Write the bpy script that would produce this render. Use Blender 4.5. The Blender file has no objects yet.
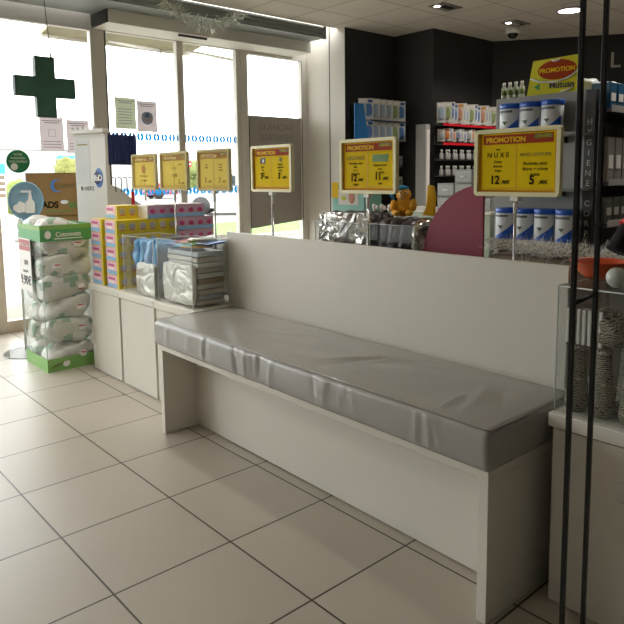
import bpy, bmesh, math, random
from mathutils import Vector, Matrix, Euler, noise
random.seed(7)
SC = bpy.context.scene
COL = SC.collection
PI = math.pi
ORD = ['first', 'second', 'third', 'fourth', 'fifth', 'sixth', 'seventh', 'eighth', 'ninth', 'tenth', 'eleventh', 'twelfth',
       'thirteenth', 'fourteenth', 'fifteenth', 'sixteenth', 'seventeenth', 'eighteenth']

# ------------------------------------------------------------------ materials
def lin(c):
    return tuple(((v / 12.92) if v <= .04045 else ((v + .055) / 1.055) ** 2.4) for v in c)

def hx(s):
    return lin(tuple(int(s[i:i + 2], 16) / 255 for i in (0, 2, 4)))

MATS = {}
def mat(name, color, rough=.5, metal=0.0, var=.06, nscale=12, bump=0.0, bscale=40, spec=.5, coat=0, emit=None, estr=0):
    if name in MATS: return MATS[name]
    m = bpy.data.materials.new(name); m.use_nodes = True
    nt = m.node_tree; b = nt.nodes['Principled BSDF']
    if isinstance(color, str): color = hx(color)
    tc = nt.nodes.new('ShaderNodeTexCoord')
    n = nt.nodes.new('ShaderNodeTexNoise'); n.inputs['Scale'].default_value = nscale; n.inputs['Detail'].default_value = 3
    nt.links.new(tc.outputs['Object'], n.inputs['Vector'])
    mx = nt.nodes.new('ShaderNodeMix'); mx.data_type = 'RGBA'
    mx.inputs[6].default_value = (*[v * (1 - var) for v in color], 1)
    mx.inputs[7].default_value = (*[min(1, v * (1 + var)) for v in color], 1)
    nt.links.new(n.outputs['Fac'], mx.inputs[0]); nt.links.new(mx.outputs[2], b.inputs['Base Color'])
    b.inputs['Roughness'].default_value = rough; b.inputs['Metallic'].default_value = metal
    b.inputs['Specular IOR Level'].default_value = spec
    if coat: b.inputs['Coat Weight'].default_value = coat
    if bump:
        n2 = nt.nodes.new('ShaderNodeTexNoise'); n2.inputs['Scale'].default_value = bscale; n2.inputs['Detail'].default_value = 4
        nt.links.new(tc.outputs['Object'], n2.inputs['Vector'])
        bp = nt.nodes.new('ShaderNodeBump'); bp.inputs['Strength'].default_value = bump; bp.inputs['Distance'].default_value = .01
        nt.links.new(n2.outputs['Fac'], bp.inputs['Height']); nt.links.new(bp.outputs['Normal'], b.inputs['Normal'])
    if emit:
        b.inputs['Emission Color'].default_value = (*emit, 1); b.inputs['Emission Strength'].default_value = estr
    MATS[name] = m
    return m

def clear(name, tint=(1, 1, 1), gloss=.08, rough=.03, haze=0.0):
    if name in MATS: return MATS[name]
    m = bpy.data.materials.new(name); m.use_nodes = True
    nt = m.node_tree; nt.nodes.clear()
    out = nt.nodes.new('ShaderNodeOutputMaterial')
    tr = nt.nodes.new('ShaderNodeBsdfTransparent'); tr.inputs[0].default_value = (*tint, 1)
    gl = nt.nodes.new('ShaderNodeBsdfGlossy'); gl.inputs['Roughness'].default_value = rough
    fr = nt.nodes.new('ShaderNodeLayerWeight'); fr.inputs['Blend'].default_value = .25
    mp = nt.nodes.new('ShaderNodeMapRange'); mp.inputs['To Min'].default_value = gloss * .5; mp.inputs['To Max'].default_value = min(.9, gloss * 6)
    nt.links.new(fr.outputs['Facing'], mp.inputs['Value'])
    mx = nt.nodes.new('ShaderNodeMixShader')
    nt.links.new(mp.outputs[0], mx.inputs[0])
    nt.links.new(tr.outputs[0], mx.inputs[1]); nt.links.new(gl.outputs[0], mx.inputs[2])
    last = mx
    if haze:
        df = nt.nodes.new('ShaderNodeBsdfDiffuse'); df.inputs[0].default_value = (.8, .8, .8, 1)
        m2 = nt.nodes.new('ShaderNodeMixShader'); m2.inputs[0].default_value = haze
        nt.links.new(mx.outputs[0], m2.inputs[1]); nt.links.new(df.outputs[0], m2.inputs[2]); last = m2
    nt.links.new(last.outputs[0], out.inputs[0])
    MATS[name] = m
    return m

def trans(name, color, amt=.5, rough=.6):
    """thin sheet that lets daylight glow through"""
    if name in MATS: return MATS[name]
    m = mat(name, color, rough, var=.02, spec=.2); nt = m.node_tree; b = nt.nodes['Principled BSDF']; out = nt.nodes['Material Output']
    t = nt.nodes.new('ShaderNodeBsdfTranslucent'); c = hx(color) if isinstance(color, str) else color; t.inputs[0].default_value = (*[v ** .5 for v in c], 1)
    mx = nt.nodes.new('ShaderNodeMixShader'); mx.inputs[0].default_value = amt
    nt.links.new(b.outputs[0], mx.inputs[1]); nt.links.new(t.outputs[0], mx.inputs[2]); nt.links.new(mx.outputs[0], out.inputs[0])
    return m

def lamp_mat(name, c, s):
    m = bpy.data.materials.new(name); m.use_nodes = True
    nt = m.node_tree; nt.nodes.clear()
    o = nt.nodes.new('ShaderNodeOutputMaterial'); e = nt.nodes.new('ShaderNodeEmission')
    e.inputs[0].default_value = (*c, 1); e.inputs[1].default_value = s
    nt.links.new(e.outputs[0], o.inputs[0]); return m

def grid_mat(name, tile, grout, w, h, mortar, off, rough, var=.04, bump=.3, smooth=.1, speck=0):
    m = bpy.data.materials.new(name); m.use_nodes = True
    nt = m.node_tree; b = nt.nodes['Principled BSDF']
    g = nt.nodes.new('ShaderNodeNewGeometry'); mp = nt.nodes.new('ShaderNodeMapping')
    mp.inputs['Location'].default_value = (off[0], off[1], 0)
    nt.links.new(g.outputs['Position'], mp.inputs['Vector'])
    br = nt.nodes.new('ShaderNodeTexBrick'); br.offset = 0; br.squash = 1
    br.inputs['Scale'].default_value = 1; br.inputs['Brick Width'].default_value = w; br.inputs['Row Height'].default_value = h
    br.inputs['Mortar Size'].default_value = mortar; br.inputs['Mortar Smooth'].default_value = smooth
    t = hx(tile)
    br.inputs['Color1'].default_value = (*[v * (1 - var) for v in t], 1); br.inputs['Color2'].default_value = (*[v * (1 + var) for v in t], 1)
    br.inputs['Mortar'].default_value = (*hx(grout), 1); br.inputs['Bias'].default_value = 0
    nt.links.new(mp.outputs[0], br.inputs['Vector'])
    n = nt.nodes.new('ShaderNodeTexNoise'); n.inputs['Scale'].default_value = 2.5; n.inputs['Detail'].default_value = 5
    nt.links.new(g.outputs['Position'], n.inputs['Vector'])
    mr = nt.nodes.new('ShaderNodeMapRange'); mr.inputs['To Min'].default_value = .93; mr.inputs['To Max'].default_value = 1.07
    nt.links.new(n.outputs['Fac'], mr.inputs['Value'])
    mu = nt.nodes.new('ShaderNodeVectorMath'); mu.operation = 'SCALE'
    nt.links.new(br.outputs['Color'], mu.inputs[0]); nt.links.new(mr.outputs[0], mu.inputs['Scale'])
    nt.links.new(mu.outputs[0], b.inputs['Base Color'])
    bp = nt.nodes.new('ShaderNodeBump'); bp.inputs['Strength'].default_value = bump; bp.inputs['Distance'].default_value = .003; bp.invert = True
    nt.links.new(br.outputs['Fac'], bp.inputs['Height'])
    if speck:
        n3 = nt.nodes.new('ShaderNodeTexNoise'); n3.inputs['Scale'].default_value = 60; nt.links.new(g.outputs['Position'], n3.inputs['Vector'])
        b2 = nt.nodes.new('ShaderNodeBump'); b2.inputs['Strength'].default_value = speck; b2.inputs['Distance'].default_value = .004
        nt.links.new(n3.outputs['Fac'], b2.inputs['Height']); nt.links.new(bp.outputs[0], b2.inputs['Normal']); nt.links.new(b2.outputs[0], b.inputs['Normal'])
    else:
        nt.links.new(bp.outputs[0], b.inputs['Normal'])
    b.inputs['Roughness'].default_value = rough
    return m

M = dict(
    lam=mat('white_laminate', 'd8d3c8', .42, var=.015, nscale=3),
    lam_edge=mat('white_laminate_edge', 'dedacf', .4, var=.01),
    vinyl=mat('grey_vinyl', 'a09c96', .27, var=.06, nscale=4, bump=.1, bscale=35, spec=.5),
    seam=mat('vinyl_seam', '77726b', .5),
    alu=mat('aluminium', 'd2cdc2', .5, .0, var=.03),
    alu_dark=mat('dark_seal', '35332f', .6),
    plaster=mat('plaster', 'ccc7bc', .75, var=.02, bump=.05),
    black=mat('black_paint', '302e2d', .62, var=.08, nscale=2),
    shutter=mat('shutter_grey', '989c97', .45, .3, var=.05),
    white=mat('white_plastic', 'e6e3dc', .4, var=.01),
    cream=mat('cream_plastic', 'e6dfae', .4, var=.01),
    chrome=mat('chrome', 'c4c4c4', .22, .95, var=.02),
    post=mat('black_metal', '1f1e1c', .35, .5, var=.05),
    yellow=mat('promo_yellow', 'f0c800', .5, var=.02, spec=.2),
    orange=mat('promo_orange', 'dd9708', .4, var=.02),
    brick=mat('promo_red', 'a23e1c', .6, var=.02, spec=.1),
    ink=mat('dark_ink', '2a2610', .8, spec=.1),
    ink_soft=mat('soft_ink', '8c8033', .6),
    green=mat('leaf_green', '3f8f46', .5),
    blue=mat('tin_blue', '1552b8', .3, coat=.3),
    blue2=mat('sky_blue', '2f9ad6', .35),
    cyan=mat('dot_cyan', '1e9fe0', .4),
    red=mat('signal_red', 'c8202a', .4),
    paper=mat('paper', 'e9e6e2', .7, var=.01),
    dark=mat('dark_plastic', '252322', .5),
    navy=mat('navy', '27305c', .5),
)

# ------------------------------------------------------------------ mesh building
class MB:
    def __init__(s): s.bm = bmesh.new(); s.mats = []; s.sm = False
    def mi(s, m):
        if isinstance(m, str): m = M[m]
        if m not in s.mats: s.mats.append(m)
        return s.mats.index(m)
    def faces(s, fs, m, smooth=False):
        i = s.mi(m)
        for f in fs: f.material_index = i; f.smooth = smooth
    def box(s, x0, x1, y0, y1, z0, z1, m='white', bev=0, R=None, seg=2):
        r = bmesh.ops.create_cube(s.bm, size=1)
        vs = r['verts']
        for v in vs: v.co = Vector(((x0 + x1) / 2 + v.co.x * (x1 - x0), (y0 + y1) / 2 + v.co.y * (y1 - y0), (z0 + z1) / 2 + v.co.z * (z1 - z0)))
        fs = {f for v in vs for f in v.link_faces}
        s.faces(fs, m)
        if bev:
            es = list({e for v in vs for e in v.link_edges})
            rr = bmesh.ops.bevel(s.bm, geom=es, offset=bev, segments=seg, affect='EDGES', profile=.5)
            s.faces(rr['faces'], m, True)
            vs = list({v for f in rr['faces'] for v in f.verts} | {v for v in vs if v.is_valid})
        if R is not None:
            for v in vs: v.co = R @ v.co
        return s
    def poly(s, pts, d, m='white', bev=0):
        """closed outline pts (3D) pushed along vector d"""
        d = Vector(d); a = [s.bm.verts.new(p) for p in pts]; b = [s.bm.verts.new(Vector(p) + d) for p in pts]
        fs = [s.bm.faces.new(a), s.bm.faces.new(b[::-1])]
        n = len(a)
        for i in range(n): fs.append(s.bm.faces.new((a[(i + 1) % n], a[i], b[i], b[(i + 1) % n])))
        s.faces(fs, m); return s
    def quad(s, pts, m):
        f = s.bm.faces.new([s.bm.verts.new(p) for p in pts]); s.faces([f], m); return s
    def tube(s, pts, rad, m='white', n=10, caps=True, smooth=True):
        pts = [Vector(p) for p in pts]; rings = []
        rads = rad if isinstance(rad, (list, tuple)) else [rad] * len(pts)
        prev = None
        for i, p in enumerate(pts):
            t = (pts[min(i + 1, len(pts) - 1)] - pts[max(i - 1, 0)]).normalized()
            if prev is None: a = t.orthogonal().normalized()
            else:
                a = prev - t * prev.dot(t)
                a = a.normalized() if a.length > 1e-6 else t.orthogonal().normalized()
            prev = a; b = t.cross(a)
            rings.append([s.bm.verts.new(p + (a * math.cos(2 * PI * k / n) + b * math.sin(2 * PI * k / n)) * rads[i]) for k in range(n)])
        fs = []
        for i in range(len(rings) - 1):
            for k in range(n):
                fs.append(s.bm.faces.new((rings[i][k], rings[i][(k + 1) % n], rings[i + 1][(k + 1) % n], rings[i + 1][k])))
        s.faces(fs, m, smooth)
        if caps: s.faces([s.bm.faces.new(rings[0][::-1]), s.bm.faces.new(rings[-1])], m)
        return s
    def lathe(s, prof, c=(0, 0, 0), m='white', n=24, R=None, smooth=True):
        c = Vector(c); rings = []
        for (r, z) in prof:
            rings.append([s.bm.verts.new(((R @ Vector((r * math.cos(2 * PI * k / n), r * math.sin(2 * PI * k / n), z))) if R else Vector((r * math.cos(2 * PI * k / n), r * math.sin(2 * PI * k / n), z))) + c) for k in range(n)])
        fs = []
        for i in range(len(rings) - 1):
            for k in range(n): fs.append(s.bm.faces.new((rings[i][k], rings[i][(k + 1) % n], rings[i + 1][(k + 1) % n], rings[i + 1][k])))
        s.faces(fs, m, smooth)
        s.faces([s.bm.faces.new(rings[0][::-1]), s.bm.faces.new(rings[-1])], m)
        return s
    def blob(s, c, rx, ry, rz, m='white', n=16, e=1.0, amp=0, fr=6, R=None, seed=0):
        """super-ellipsoid with noise: e<1 boxier"""
        r = bmesh.ops.create_uvsphere(s.bm, u_segments=n * 2, v_segments=n, radius=1)
        vs = r['verts']; c = Vector(c)
        pw = lambda v: math.copysign(abs(v) ** e, v)
        for v in vs:
            q = v.co.normalized()
            o = Vector((pw(q.x) * rx, pw(q.y) * ry, pw(q.z) * rz))
            if amp: o += q * amp * noise.noise(o * fr + Vector((seed * 7.3, seed, 0)))
            if R: o = R @ o
            v.co = c + o
        s.faces({f for v in vs for f in v.link_faces}, m, True); return s
    def text(s, txt, size, M4, m='ink', align='CENTER', ext=.0006, sx=1.0, bold=0.0):
        cu = bpy.data.curves.new('t', 'FONT'); cu.body = txt; cu.size = size; cu.align_x = align; cu.extrude = ext; cu.offset = bold
        o = bpy.data.objects.new('t', cu); COL.objects.link(o)
        dg = bpy.context.evaluated_depsgraph_get(); dg.update()
        me = bpy.data.meshes.new_from_object(o.evaluated_get(dg))
        me.transform(M4 @ Matrix.Diagonal((sx, 1, 1, 1)))
        n0 = len(s.bm.faces); s.bm.from_mesh(me); s.bm.faces.ensure_lookup_table()
        s.faces(s.bm.faces[n0:], m)
        bpy.data.objects.remove(o); bpy.data.curves.remove(cu); bpy.data.meshes.remove(me)
        return s
    def done(s, name, parent=None, loc=None, rot=None):
        me = bpy.data.meshes.new(name); s.bm.normal_update()
        bmesh.ops.recalc_face_normals(s.bm, faces=s.bm.faces) if not s.sm else None
        s.bm.to_mesh(me); s.bm.free()
        for m in s.mats: me.materials.append(m)
        o = bpy.data.objects.new(name, me); COL.objects.link(o)
        if parent: o.parent = parent
        if loc: o.location = loc
        if rot: o.rotation_euler = rot
        return o

def tag(o, label=None, cat=None, group=None, kind=None):
    if label: o['label'] = label
    if cat: o['category'] = cat
    if group: o['group'] = group
    if kind: o['kind'] = kind
    return o

def empty(name, loc, label, cat, group=None, rz=0):
    o = bpy.data.objects.new(name, None); COL.objects.link(o); o.location = loc; o.rotation_euler = (0, 0, rz)
    o.empty_display_size = .05
    return tag(o, label, cat, group)

def dup(root, loc, label=None, group=None, rz=None, rot=None):
    r = root.copy(); COL.objects.link(r); r.location = loc
    if rz is not None: r.rotation_euler = (0, 0, rz)
    if rot is not None: r.rotation_euler = rot
    if label: r['label'] = label
    if group: r['group'] = group
    for ch in list(root.children):
        c = ch.copy(); COL.objects.link(c); c.parent = r
        for g in list(ch.children):
            d = g.copy(); COL.objects.link(d); d.parent = c
    return r

def struct(o): o['kind'] = 'structure'; return o
FY = Matrix.Rotation(PI / 2, 4, 'X')                 # lettering that faces -y
FX = Matrix.Rotation(PI / 2, 4, 'Z') @ FY            # lettering that faces +x
def at(x, y, z, R=FY): return Matrix.Translation((x, y, z)) @ R

# ------------------------------------------------------------------ room
H = 2.92
XW = -1.34           # window plane
floor_m = grid_mat('floor_tiles', 'b1a99b', '3c352b', .45, .45, .0038, (0, 0), .36, var=.02, bump=.5, smooth=.15)
struct(MB().box(-1.34, 7.2, -5, 7.4, -.1, 0, floor_m).done('floor'))
ceil_m = grid_mat('ceiling_tiles', 'd6cfc2', '8f887d', .61, .56, .006, (.24, -.46), .8, var=.02, bump=.4, smooth=.2, speck=.15)
ext_m = mat('render_outside', 'c9c5bb', .8)
struct(MB().box(-.73, 7.2, -5, 7.4, H, H + .1, ceil_m).done('ceiling'))
dim = mat('low_bounce_paint', '6f6a61', .8)  # unseen walls, colour darkened to cut bounce light on the right
struct(MB().box(7.2, 7.3, -5.1, 7.5, -.1, H + .1, dim).done('wall_right'))
struct(MB().box(-1.44, 7.2, -5.1, -5.0, -.1, H + .1, dim).done('wall_front'))
struct(MB().box(-.8, 7.2, 7.4, 7.5, -.1, H + .1, 'black').done('wall_back'))
# pillar and the black stepped wall
struct(MB().box(XW - .06, -.875, 3.46, 3.8, 0, H + .3, 'plaster').done('wall_jamb'))
struct(MB().box(-.855, -.62, 3.40, 3.8, 0, H + .3, 'plaster').box(-.875, -.855, 3.402, 3.8, 0, H + .3, 'alu_dark').done('wall_pillar'))
struct(MB().box(-.80, -.66, 3.805, 4.25, 0, H, 'black').box(-.66, -.618, 3.402, 4.25, 0, H, 'black').done('wall_recess_side'))
struct(MB().box(-.62, -.05, 4.21, 4.35, 0, H, 'black').done('wall_recess_back'))
struct(MB().box(-.15, -.05, 4.35, 5.4, 0, H, 'black').done('wall_black_side'))
wd = Vector((1.31, .9, 0)).normalized(); wn = Vector((wd.y, -wd.x, 0)); P0 = Vector((-.06, 5.36, 0)); P1 = P0 + wd * 3.6
struct(MB().poly([P0, P1, P1 - wn * .1, P0 - wn * .1], (0, 0, H), 'black').done('wall_angled'))
# window wall: posts, transoms, glass
glass = clear('window_glass', (.97, .98, .97), .05, .01)
struct(MB().box(XW - .06, XW, -5, .86, 2.68, H + .3, 'plaster').box(XW - .06, XW, .86, 3.46, 2.72, H + .3, 'plaster').done('wall_left'))
def window(n, y0, y1, z1, fr=.05, bottom=.09, lw=None, rw=None):
    w = bpy.data.objects.new('window_%d' % n, None); COL.objects.link(w); w.location = (XW, y0, 0); struct(w)
    L = y1 - y0; lw = lw or fr; rw = rw or fr
    f = MB().box(-.055, .01, 0, lw, 0, z1, 'alu', .003).box(-.055, .01, L - rw, L, 0, z1, 'alu', .003)
    f.box(-.055, .01, lw, L - rw, 0, bottom, 'alu').box(-.055, .01, lw, L - rw, z1 - fr, z1, 'alu')
    f.box(.0, .004, lw - .008, lw, bottom, z1 - fr, 'alu_dark')
    f.done('window_frame', w)
    MB().box(-.028, -.022, lw, L - rw, bottom, z1 - fr, glass).done('window_pane', w)
    return w
window(1, -.03, .98, 2.70, .03, .1, .015, .13)
window(2, .98, 1.785, 2.72, .04, .1, .015, .045)
window(3, 1.785, 2.52, 2.72, .04, .1, .03, .06)
window(4, -1.9, -1.0, 2.68, .05, .1)
window(5, -4.9, -1.9, 2.68, .05, .1)
# dark seal beside the thick post
struct(MB().box(XW - .02, XW + .013, .985, .998, 0, 2.68, 'alu_dark').done('trim_1'))
def door(n, y0, y1, z1, handle=True):
    w = bpy.data.objects.new('door_%d' % n, None); COL.objects.link(w); w.location = (XW, y0, 0); struct(w)
    L = y1 - y0
    f = MB().box(-.055, .02, 0, .085, 0, z1, 'alu', .004).box(-.055, .02, L - .075, L, 0, z1, 'alu', .004)
    f.box(-.055, .02, .085, L - .075, 0, .12, 'alu').box(-.055, .02, .085, L - .075, z1 - .085, z1, 'alu')
    f.box(.02, .024, .088, .094, .12, z1 - .09, 'alu_dark').box(.02, .024, L - .085, L - .079, .12, z1 - .09, 'alu_dark')
    f.done('door_frame', w)
    MB().box(-.028, -.022, .085, L - .075, .12, z1 - .085, glass).done('door_pane', w)
    if handle: MB().tube([(.02, .05, .95), (.06, .05, .95), (.06, .05, 1.25), (.02, .05, 1.25)], .01, 'chrome').done('door_handle', w)
    return w
door(1, 2.52, 3.46, 2.74, False)
door(2, -1.0, -.03, 2.68)
MB().box(-1.06, -1.03, 1.60, 1.92, 2.665, 2.686, 'dark', .01).done('window_closer')
tag(bpy.data.objects['window_closer'], 'black bar shaped sensor fixed under the header above the centre mullion', 'sensor')
# door-operator box over the glazing, with a dark end cap; roller shutter housing above
hd = struct(MB().box(-1.34, -1.0, .885, 3.25, 2.685, 2.87, mat('header_white', 'e6e2d8', .5, var=.015), .004).box(-1.34, -1.01, .87, .885, 2.69, 2.87, 'dark').done('trim_2'))
sh = MB()
sh.box(-1.28, -.745, -5, 3.22, 2.80, H - .002, 'shutter')
for z in (2.815, 2.85, 2.885): sh.box(-.747, -.735, -5, 3.22, z, z + .018, 'shutter', .003)
sh.box(-.76, -.725, 3.19, 3.23, 2.79, H - .002, 'shutter')
struct(sh.done('trim_3'))
tag(MB().box(-.735, -.715, 2.02, 2.14, 2.84, 2.885, 'white', .004).box(-.714, -.712, 2.04, 2.12, 2.85, 2.875, mat('label_grey', '8a8d8a', .5)).done('switch_plate'), 'small white label plate on the grey shutter housing right of the tinsel', 'plate')
struct(MB().box(-1.30, -.69, 3.385, 3.399, 0.0, .08, 'plaster').done('baseboard_left'))

# ------------------------------------------------------------------ outside
grass_m = mat('lawn', '5f7a38', .9, var=.25, nscale=3, bump=.4)
struct(MB().box(-120, -1.40, -60, 90, -.14, -.02, mat('tarmac', '85827d', .85, var=.06, nscale=1)).done('ground'))
tag(MB().box(-11, -7.0, 5.0, 14, -.02, .03, grass_m).done('grass_verge'), 'strip of green grass beyond the glass door', 'grass', kind='stuff')
struct(MB().box(-7.0, -6.8, 5, 14, -.02, .06, mat('kerb', '9c9a94', .8)).done('trim_4'))
struct(MB().box(-2.6, -1.41, -4, 3.8, -.02, -.005, mat('pebbles', '857d72', .9, var=.3, nscale=60, bump=.6, bscale=60)).done('trim_5'))
# canopy beyond the glass
cn = empty('glass_canopy', (-2.0, 1.0, 2.9), 'cream slanted canopy on brackets outside above the windows', 'canopy')
MB().poly([(-.75, 1.75, -.02), (-.75, -.02, -.02), (.56, -.02, .13), (.56, 1.75, .13)], (0, 0, .03), mat('canopy_cream', '8d8566', .6, var=.1, nscale=8)).done('canopy_panel', cn)
MB().box(-.80, -.75, -.05, 1.78, -.05, .02, 'alu').done('edge_rail', cn)
for yy in (.62, 1.62): MB().tube([(-.6, yy, -.03), (.58, yy, -.32)], .018, 'alu').done('bracket', cn)
cn2 = empty('glass_canopy', (-2.0, .82, 2.9), 'short slanted canopy end outside above the hanging green cross', 'canopy')
MB().poly([(-.45, .0, -.08), (.56, .0, .1), (.56, .16, .1), (-.45, .16, -.08)], (0, 0, .03), MATS['canopy_cream']).done('canopy_panel', cn2)
MB().box(-.5, -.45, -.02, .165, -.1, -.04, 'alu').done('edge_rail', cn2)
bd = empty('retail_building', (-62, 20, 0), 'low pale grey retail building across the car park', 'building')
bg = MB().box(-8, 0, -16, 11, 0, 4.2, mat('cladding', '9c9c9a', .8, var=.04)); bg.done('wall', bd)
MB().box(-8.2, .2, -16.2, 11.2, 4.2, 4.5, 'alu').done('roof_edge', bd)
MB().box(.01, .2, 3.0, 7.0, 2.5, 3.6, 'blue2').box(.2, .21, 3.4, 6.6, 2.8, 3.2, 'white').done('sign_board', bd)
for k in range(5): MB().box(0, .08, -13 + k * 3.2, -11 + k * 3.2, .2, 2.0, mat('dim_glass', '8b9296', .2)).done('window', bd)

def leafy(name, x, y, h, w, c, label, trunk=True, z0=0, seed=1):
    e = empty(name, (x, y, -.02 + z0), label, 'tree' if trunk else 'bush')
    rnd = random.Random(seed)
    lm = mat('leaf_' + c, c, .8, var=.3, nscale=6, bump=.3)
    b = MB()
    zc = h * (.62 if trunk else .5)
    for k in range(9):
        a = rnd.uniform(0, 2 * PI); rr = rnd.uniform(0, w * .3)
        b.blob((math.cos(a) * rr, math.sin(a) * rr, zc + rnd.uniform(-.18, .22) * h), w * .32, w * .32, h * (.2 if trunk else .27), lm, 8, 1, w * .18, 5 / w, seed=k + seed)
    for k in range(260):
        d = Vector((rnd.gauss(0, 1), rnd.gauss(0, 1), rnd.gauss(0, 1))).normalized()
        p = Vector((d.x * w * .52, d.y * w * .52, zc + d.z * h * .36)); s_ = w * .05
        q = Vector((rnd.gauss(0, 1), rnd.gauss(0, 1), rnd.gauss(0, 1))).normalized() * s_
        t = d.cross(q).normalized() * s_
        b.quad([p, p + q, p + q + t, p + t], lm)
    b.done('foliage', e)
    if trunk: MB().tube([(0, 0, 0), (.03, 0, zc)], [w * .06, w * .03], mat('bark', '5a4a3a', .9)).done('trunk', e)
    return e
leafy('garden_tree', -30, 11.5, 2.5, 1.2, '75763c', 'yellow green tree outside above the brown cardboard carton', seed=3)
leafy('garden_tree', -23.2, 15.0, 2.1, 1.2, '65713c', 'thin green tree outside between two yellow signs', seed=5)
leafy('clipped_bush', -17.9, 5.2, 1.35, .9, '6f7f3a', 'green bush outside beside the blue totem sign', False, seed=8)
leafy('clipped_bush', -20.3, 18.3, 1.5, 1.2, '65713c', 'green bush outside left of the grey door poster', False, seed=9)
def car(x, y, rz, col, label):
    e = empty('parked_car', (x, y, -.02), label, 'car', rz=rz)
    pts = [(-2.0, .30), (-2.05, .75), (-1.9, .92), (-1.15, 1.0), (-.55, 1.42), (.9, 1.45), (1.75, 1.02), (2.0, .9), (2.05, .35), (1.9, .25), (-1.9, .25)]
    b = MB().poly([(px, -.82, pz) for px, pz in pts], (0, 1.64, 0), mat('car_' + col, col, .25, coat=.5)); b.done('body', e)
    gl = mat('car_glass', '3a4248', .1)
    MB().poly([(-.98, -.83, 1.02), (-.5, -.83, 1.36), (.85, -.83, 1.39), (1.4, -.83, 1.05)], (0, 1.66, 0), gl).done('side_windows', e)
    for px in (-1.25, 1.25):
        for sy in (-1, 1):
            Rm = Matrix.Rotation(PI / 2, 3, 'X')
            MB().lathe([(.1, -.1), (.32, -.1), (.33, 0), (.32, .1), (.1, .1)], (px, sy * .76, .33), 'dark', 18, Rm).done('wheel', e)
    MB().box(-2.07, -2.02, -.6, -.35, .62, .75, 'red').box(-2.07, -2.02, .35, .6, .62, .75, 'red').done('tail_lamp', e)
car(-14.9, 12.0, math.radians(48), 'a9a9a8', 'white parked car seen through the glass under the middle yellow sign')
car(-27, 6.3, math.radians(30), 'a9a9a8', 'white parked car at the far left beyond the sanitiser stand')
car(-33, 19.6, math.radians(80), 'b0262c', 'red parked car far outside behind the leftmost yellow signs')
ns = empty('no_entry_sign', (-8, 5.80, -.02), 'round red no entry road sign outside between two yellow signs', 'sign')
MB().tube([(0, 0, 0), (0, 0, 1.5)], .015, 'chrome').done('pole', ns)
MB().lathe([(.085, 0), (.085, .012)], (.02, 0, 1.63), 'red', 24, Matrix.Rotation(PI / 2, 3, 'Y')).box(.033, .036, -.055, .055, 1.615, 1.645, 'white').done('sign_disc', ns)
tt = empty('totem_sign', (-15, 3.93, -.02), 'tall totem sign with blue top at the far left outside', 'sign')
MB().box(-.1, .1, -.2, .12, 0, 1.8, 'alu').done('panel', tt)
MB().box(.1, .11, -.2, .12, 1.5, 1.78, 'blue2').done('header', tt)
for k in range(4): MB().box(.1, .11, -.18, .1, 1.35 - k * .17, 1.45 - k * .17, mat('totem_brown', '6b5a4a', .6)).done('name_strip', tt)

# ------------------------------------------------------------------ things on the glass
def poster(y, z, label, kind, w=.212, h=.297):
    e = empty('window_poster', (XW - .0215, y, z), label, 'poster')
    pm = trans('poster_' + kind, 'c6cdb4' if kind == 'green' else 'd9cfd0', .42)
    MB().box(0, .002, 0, w, 0, h, pm).done('sheet', e)
    b = MB()
    for k in range(2): b.box(.0021, .0025, .02 + .02 * k, w - .02 - .02 * k, h - .035 - k * .018, h - .028 - k * .018, mat('grey_ink', '8b7f86', .7))
    if kind == 'mask':
        b.lathe([(.062, 0), (.062, .0005)], (.0022, w / 2, h * .45), trans('poster_blue', '5f97c8', .2), 28, Matrix.Rotation(PI / 2, 3, 'Y')).lathe([(.053, 0), (.053, .0005)], (.0028, w / 2, h * .45), pm, 28, Matrix.Rotation(PI / 2, 3, 'Y'))
        b.blob((.0034, w / 2, h * .48), .001, .026, .034, MATS['poster_blue'], 8); b.box(.0022, .0048, w / 2 - .022, w / 2 + .022, h * .40, h * .47, pm)
    elif kind == 'green':
        for k in range(6): b.box(.0021, .0025, .03, w - .04, .05 + k * .027, .056 + k * .027, mat('grey_ink', '8b7f86', .7))
    else:
        for (a, c_) in (((-.03, .03)), ((-.03, .03))): pass
        q = .03; cz = h * .53
        b.box(.0021, .0026, w / 2 - q, w / 2 + q, cz - q, cz - q + .003, mat('grey_ink', '8b7f86', .7)).box(.0021, .0026, w / 2 - q, w / 2 + q, cz + q, cz + q + .003, mat('grey_ink', '8b7f86', .7))
        b.box(.0021, .0026, w / 2 - q, w / 2 - q + .003, cz - q, cz + q, mat('grey_ink', '8b7f86', .7)).box(.0021, .0026, w / 2 + q, w / 2 + q + .003, cz - q, cz + q, mat('grey_ink', '8b7f86', .7))
        for k in range(3): b.box(.0021, .0025, .025, w - .025, .03 + k * .025, .036 + k * .025, mat('grey_ink', '8b7f86', .7))
    b.done('print', e)
poster(.362, 1.575, 'grey printed notice below the green cross with a square icon', 'square')
poster(.60, 1.56, 'grey printed notice partly hidden behind the white accessory display', 'box')
poster(1.075, 1.795, 'pale green notice taped left of the face mask poster', 'green')
poster(1.30, 1.775, 'poster with a round blue face mask icon', 'mask')
st = empty('round_sticker', (XW - .0215, .165, 1.48), 'round dark green sticker on the left window', 'sticker')
RX = Matrix.Rotation(PI / 2, 3, 'Y')
b = MB().lathe([(.098, 0), (.098, .002)], (0, 0, 0), trans('sticker_green', '1f6a40', .3), 32, RX); b.done('disc', st)
b = MB().lathe([(.03, 0), (.03, .001)], (.002, -.035, -.045), 'paper', 16, RX)
for k, t in enumerate(('VOTRE', 'PHARMACIEN', 'VOUS CONSEILLE')): b.text(t, .026 if k else .03, at(.003, 0, .05 - k * .03, FX), 'paper', sx=.75)
b.done('lettering', st)
dm = trans('dot_blue', '2fb0f2', .42)
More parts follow.
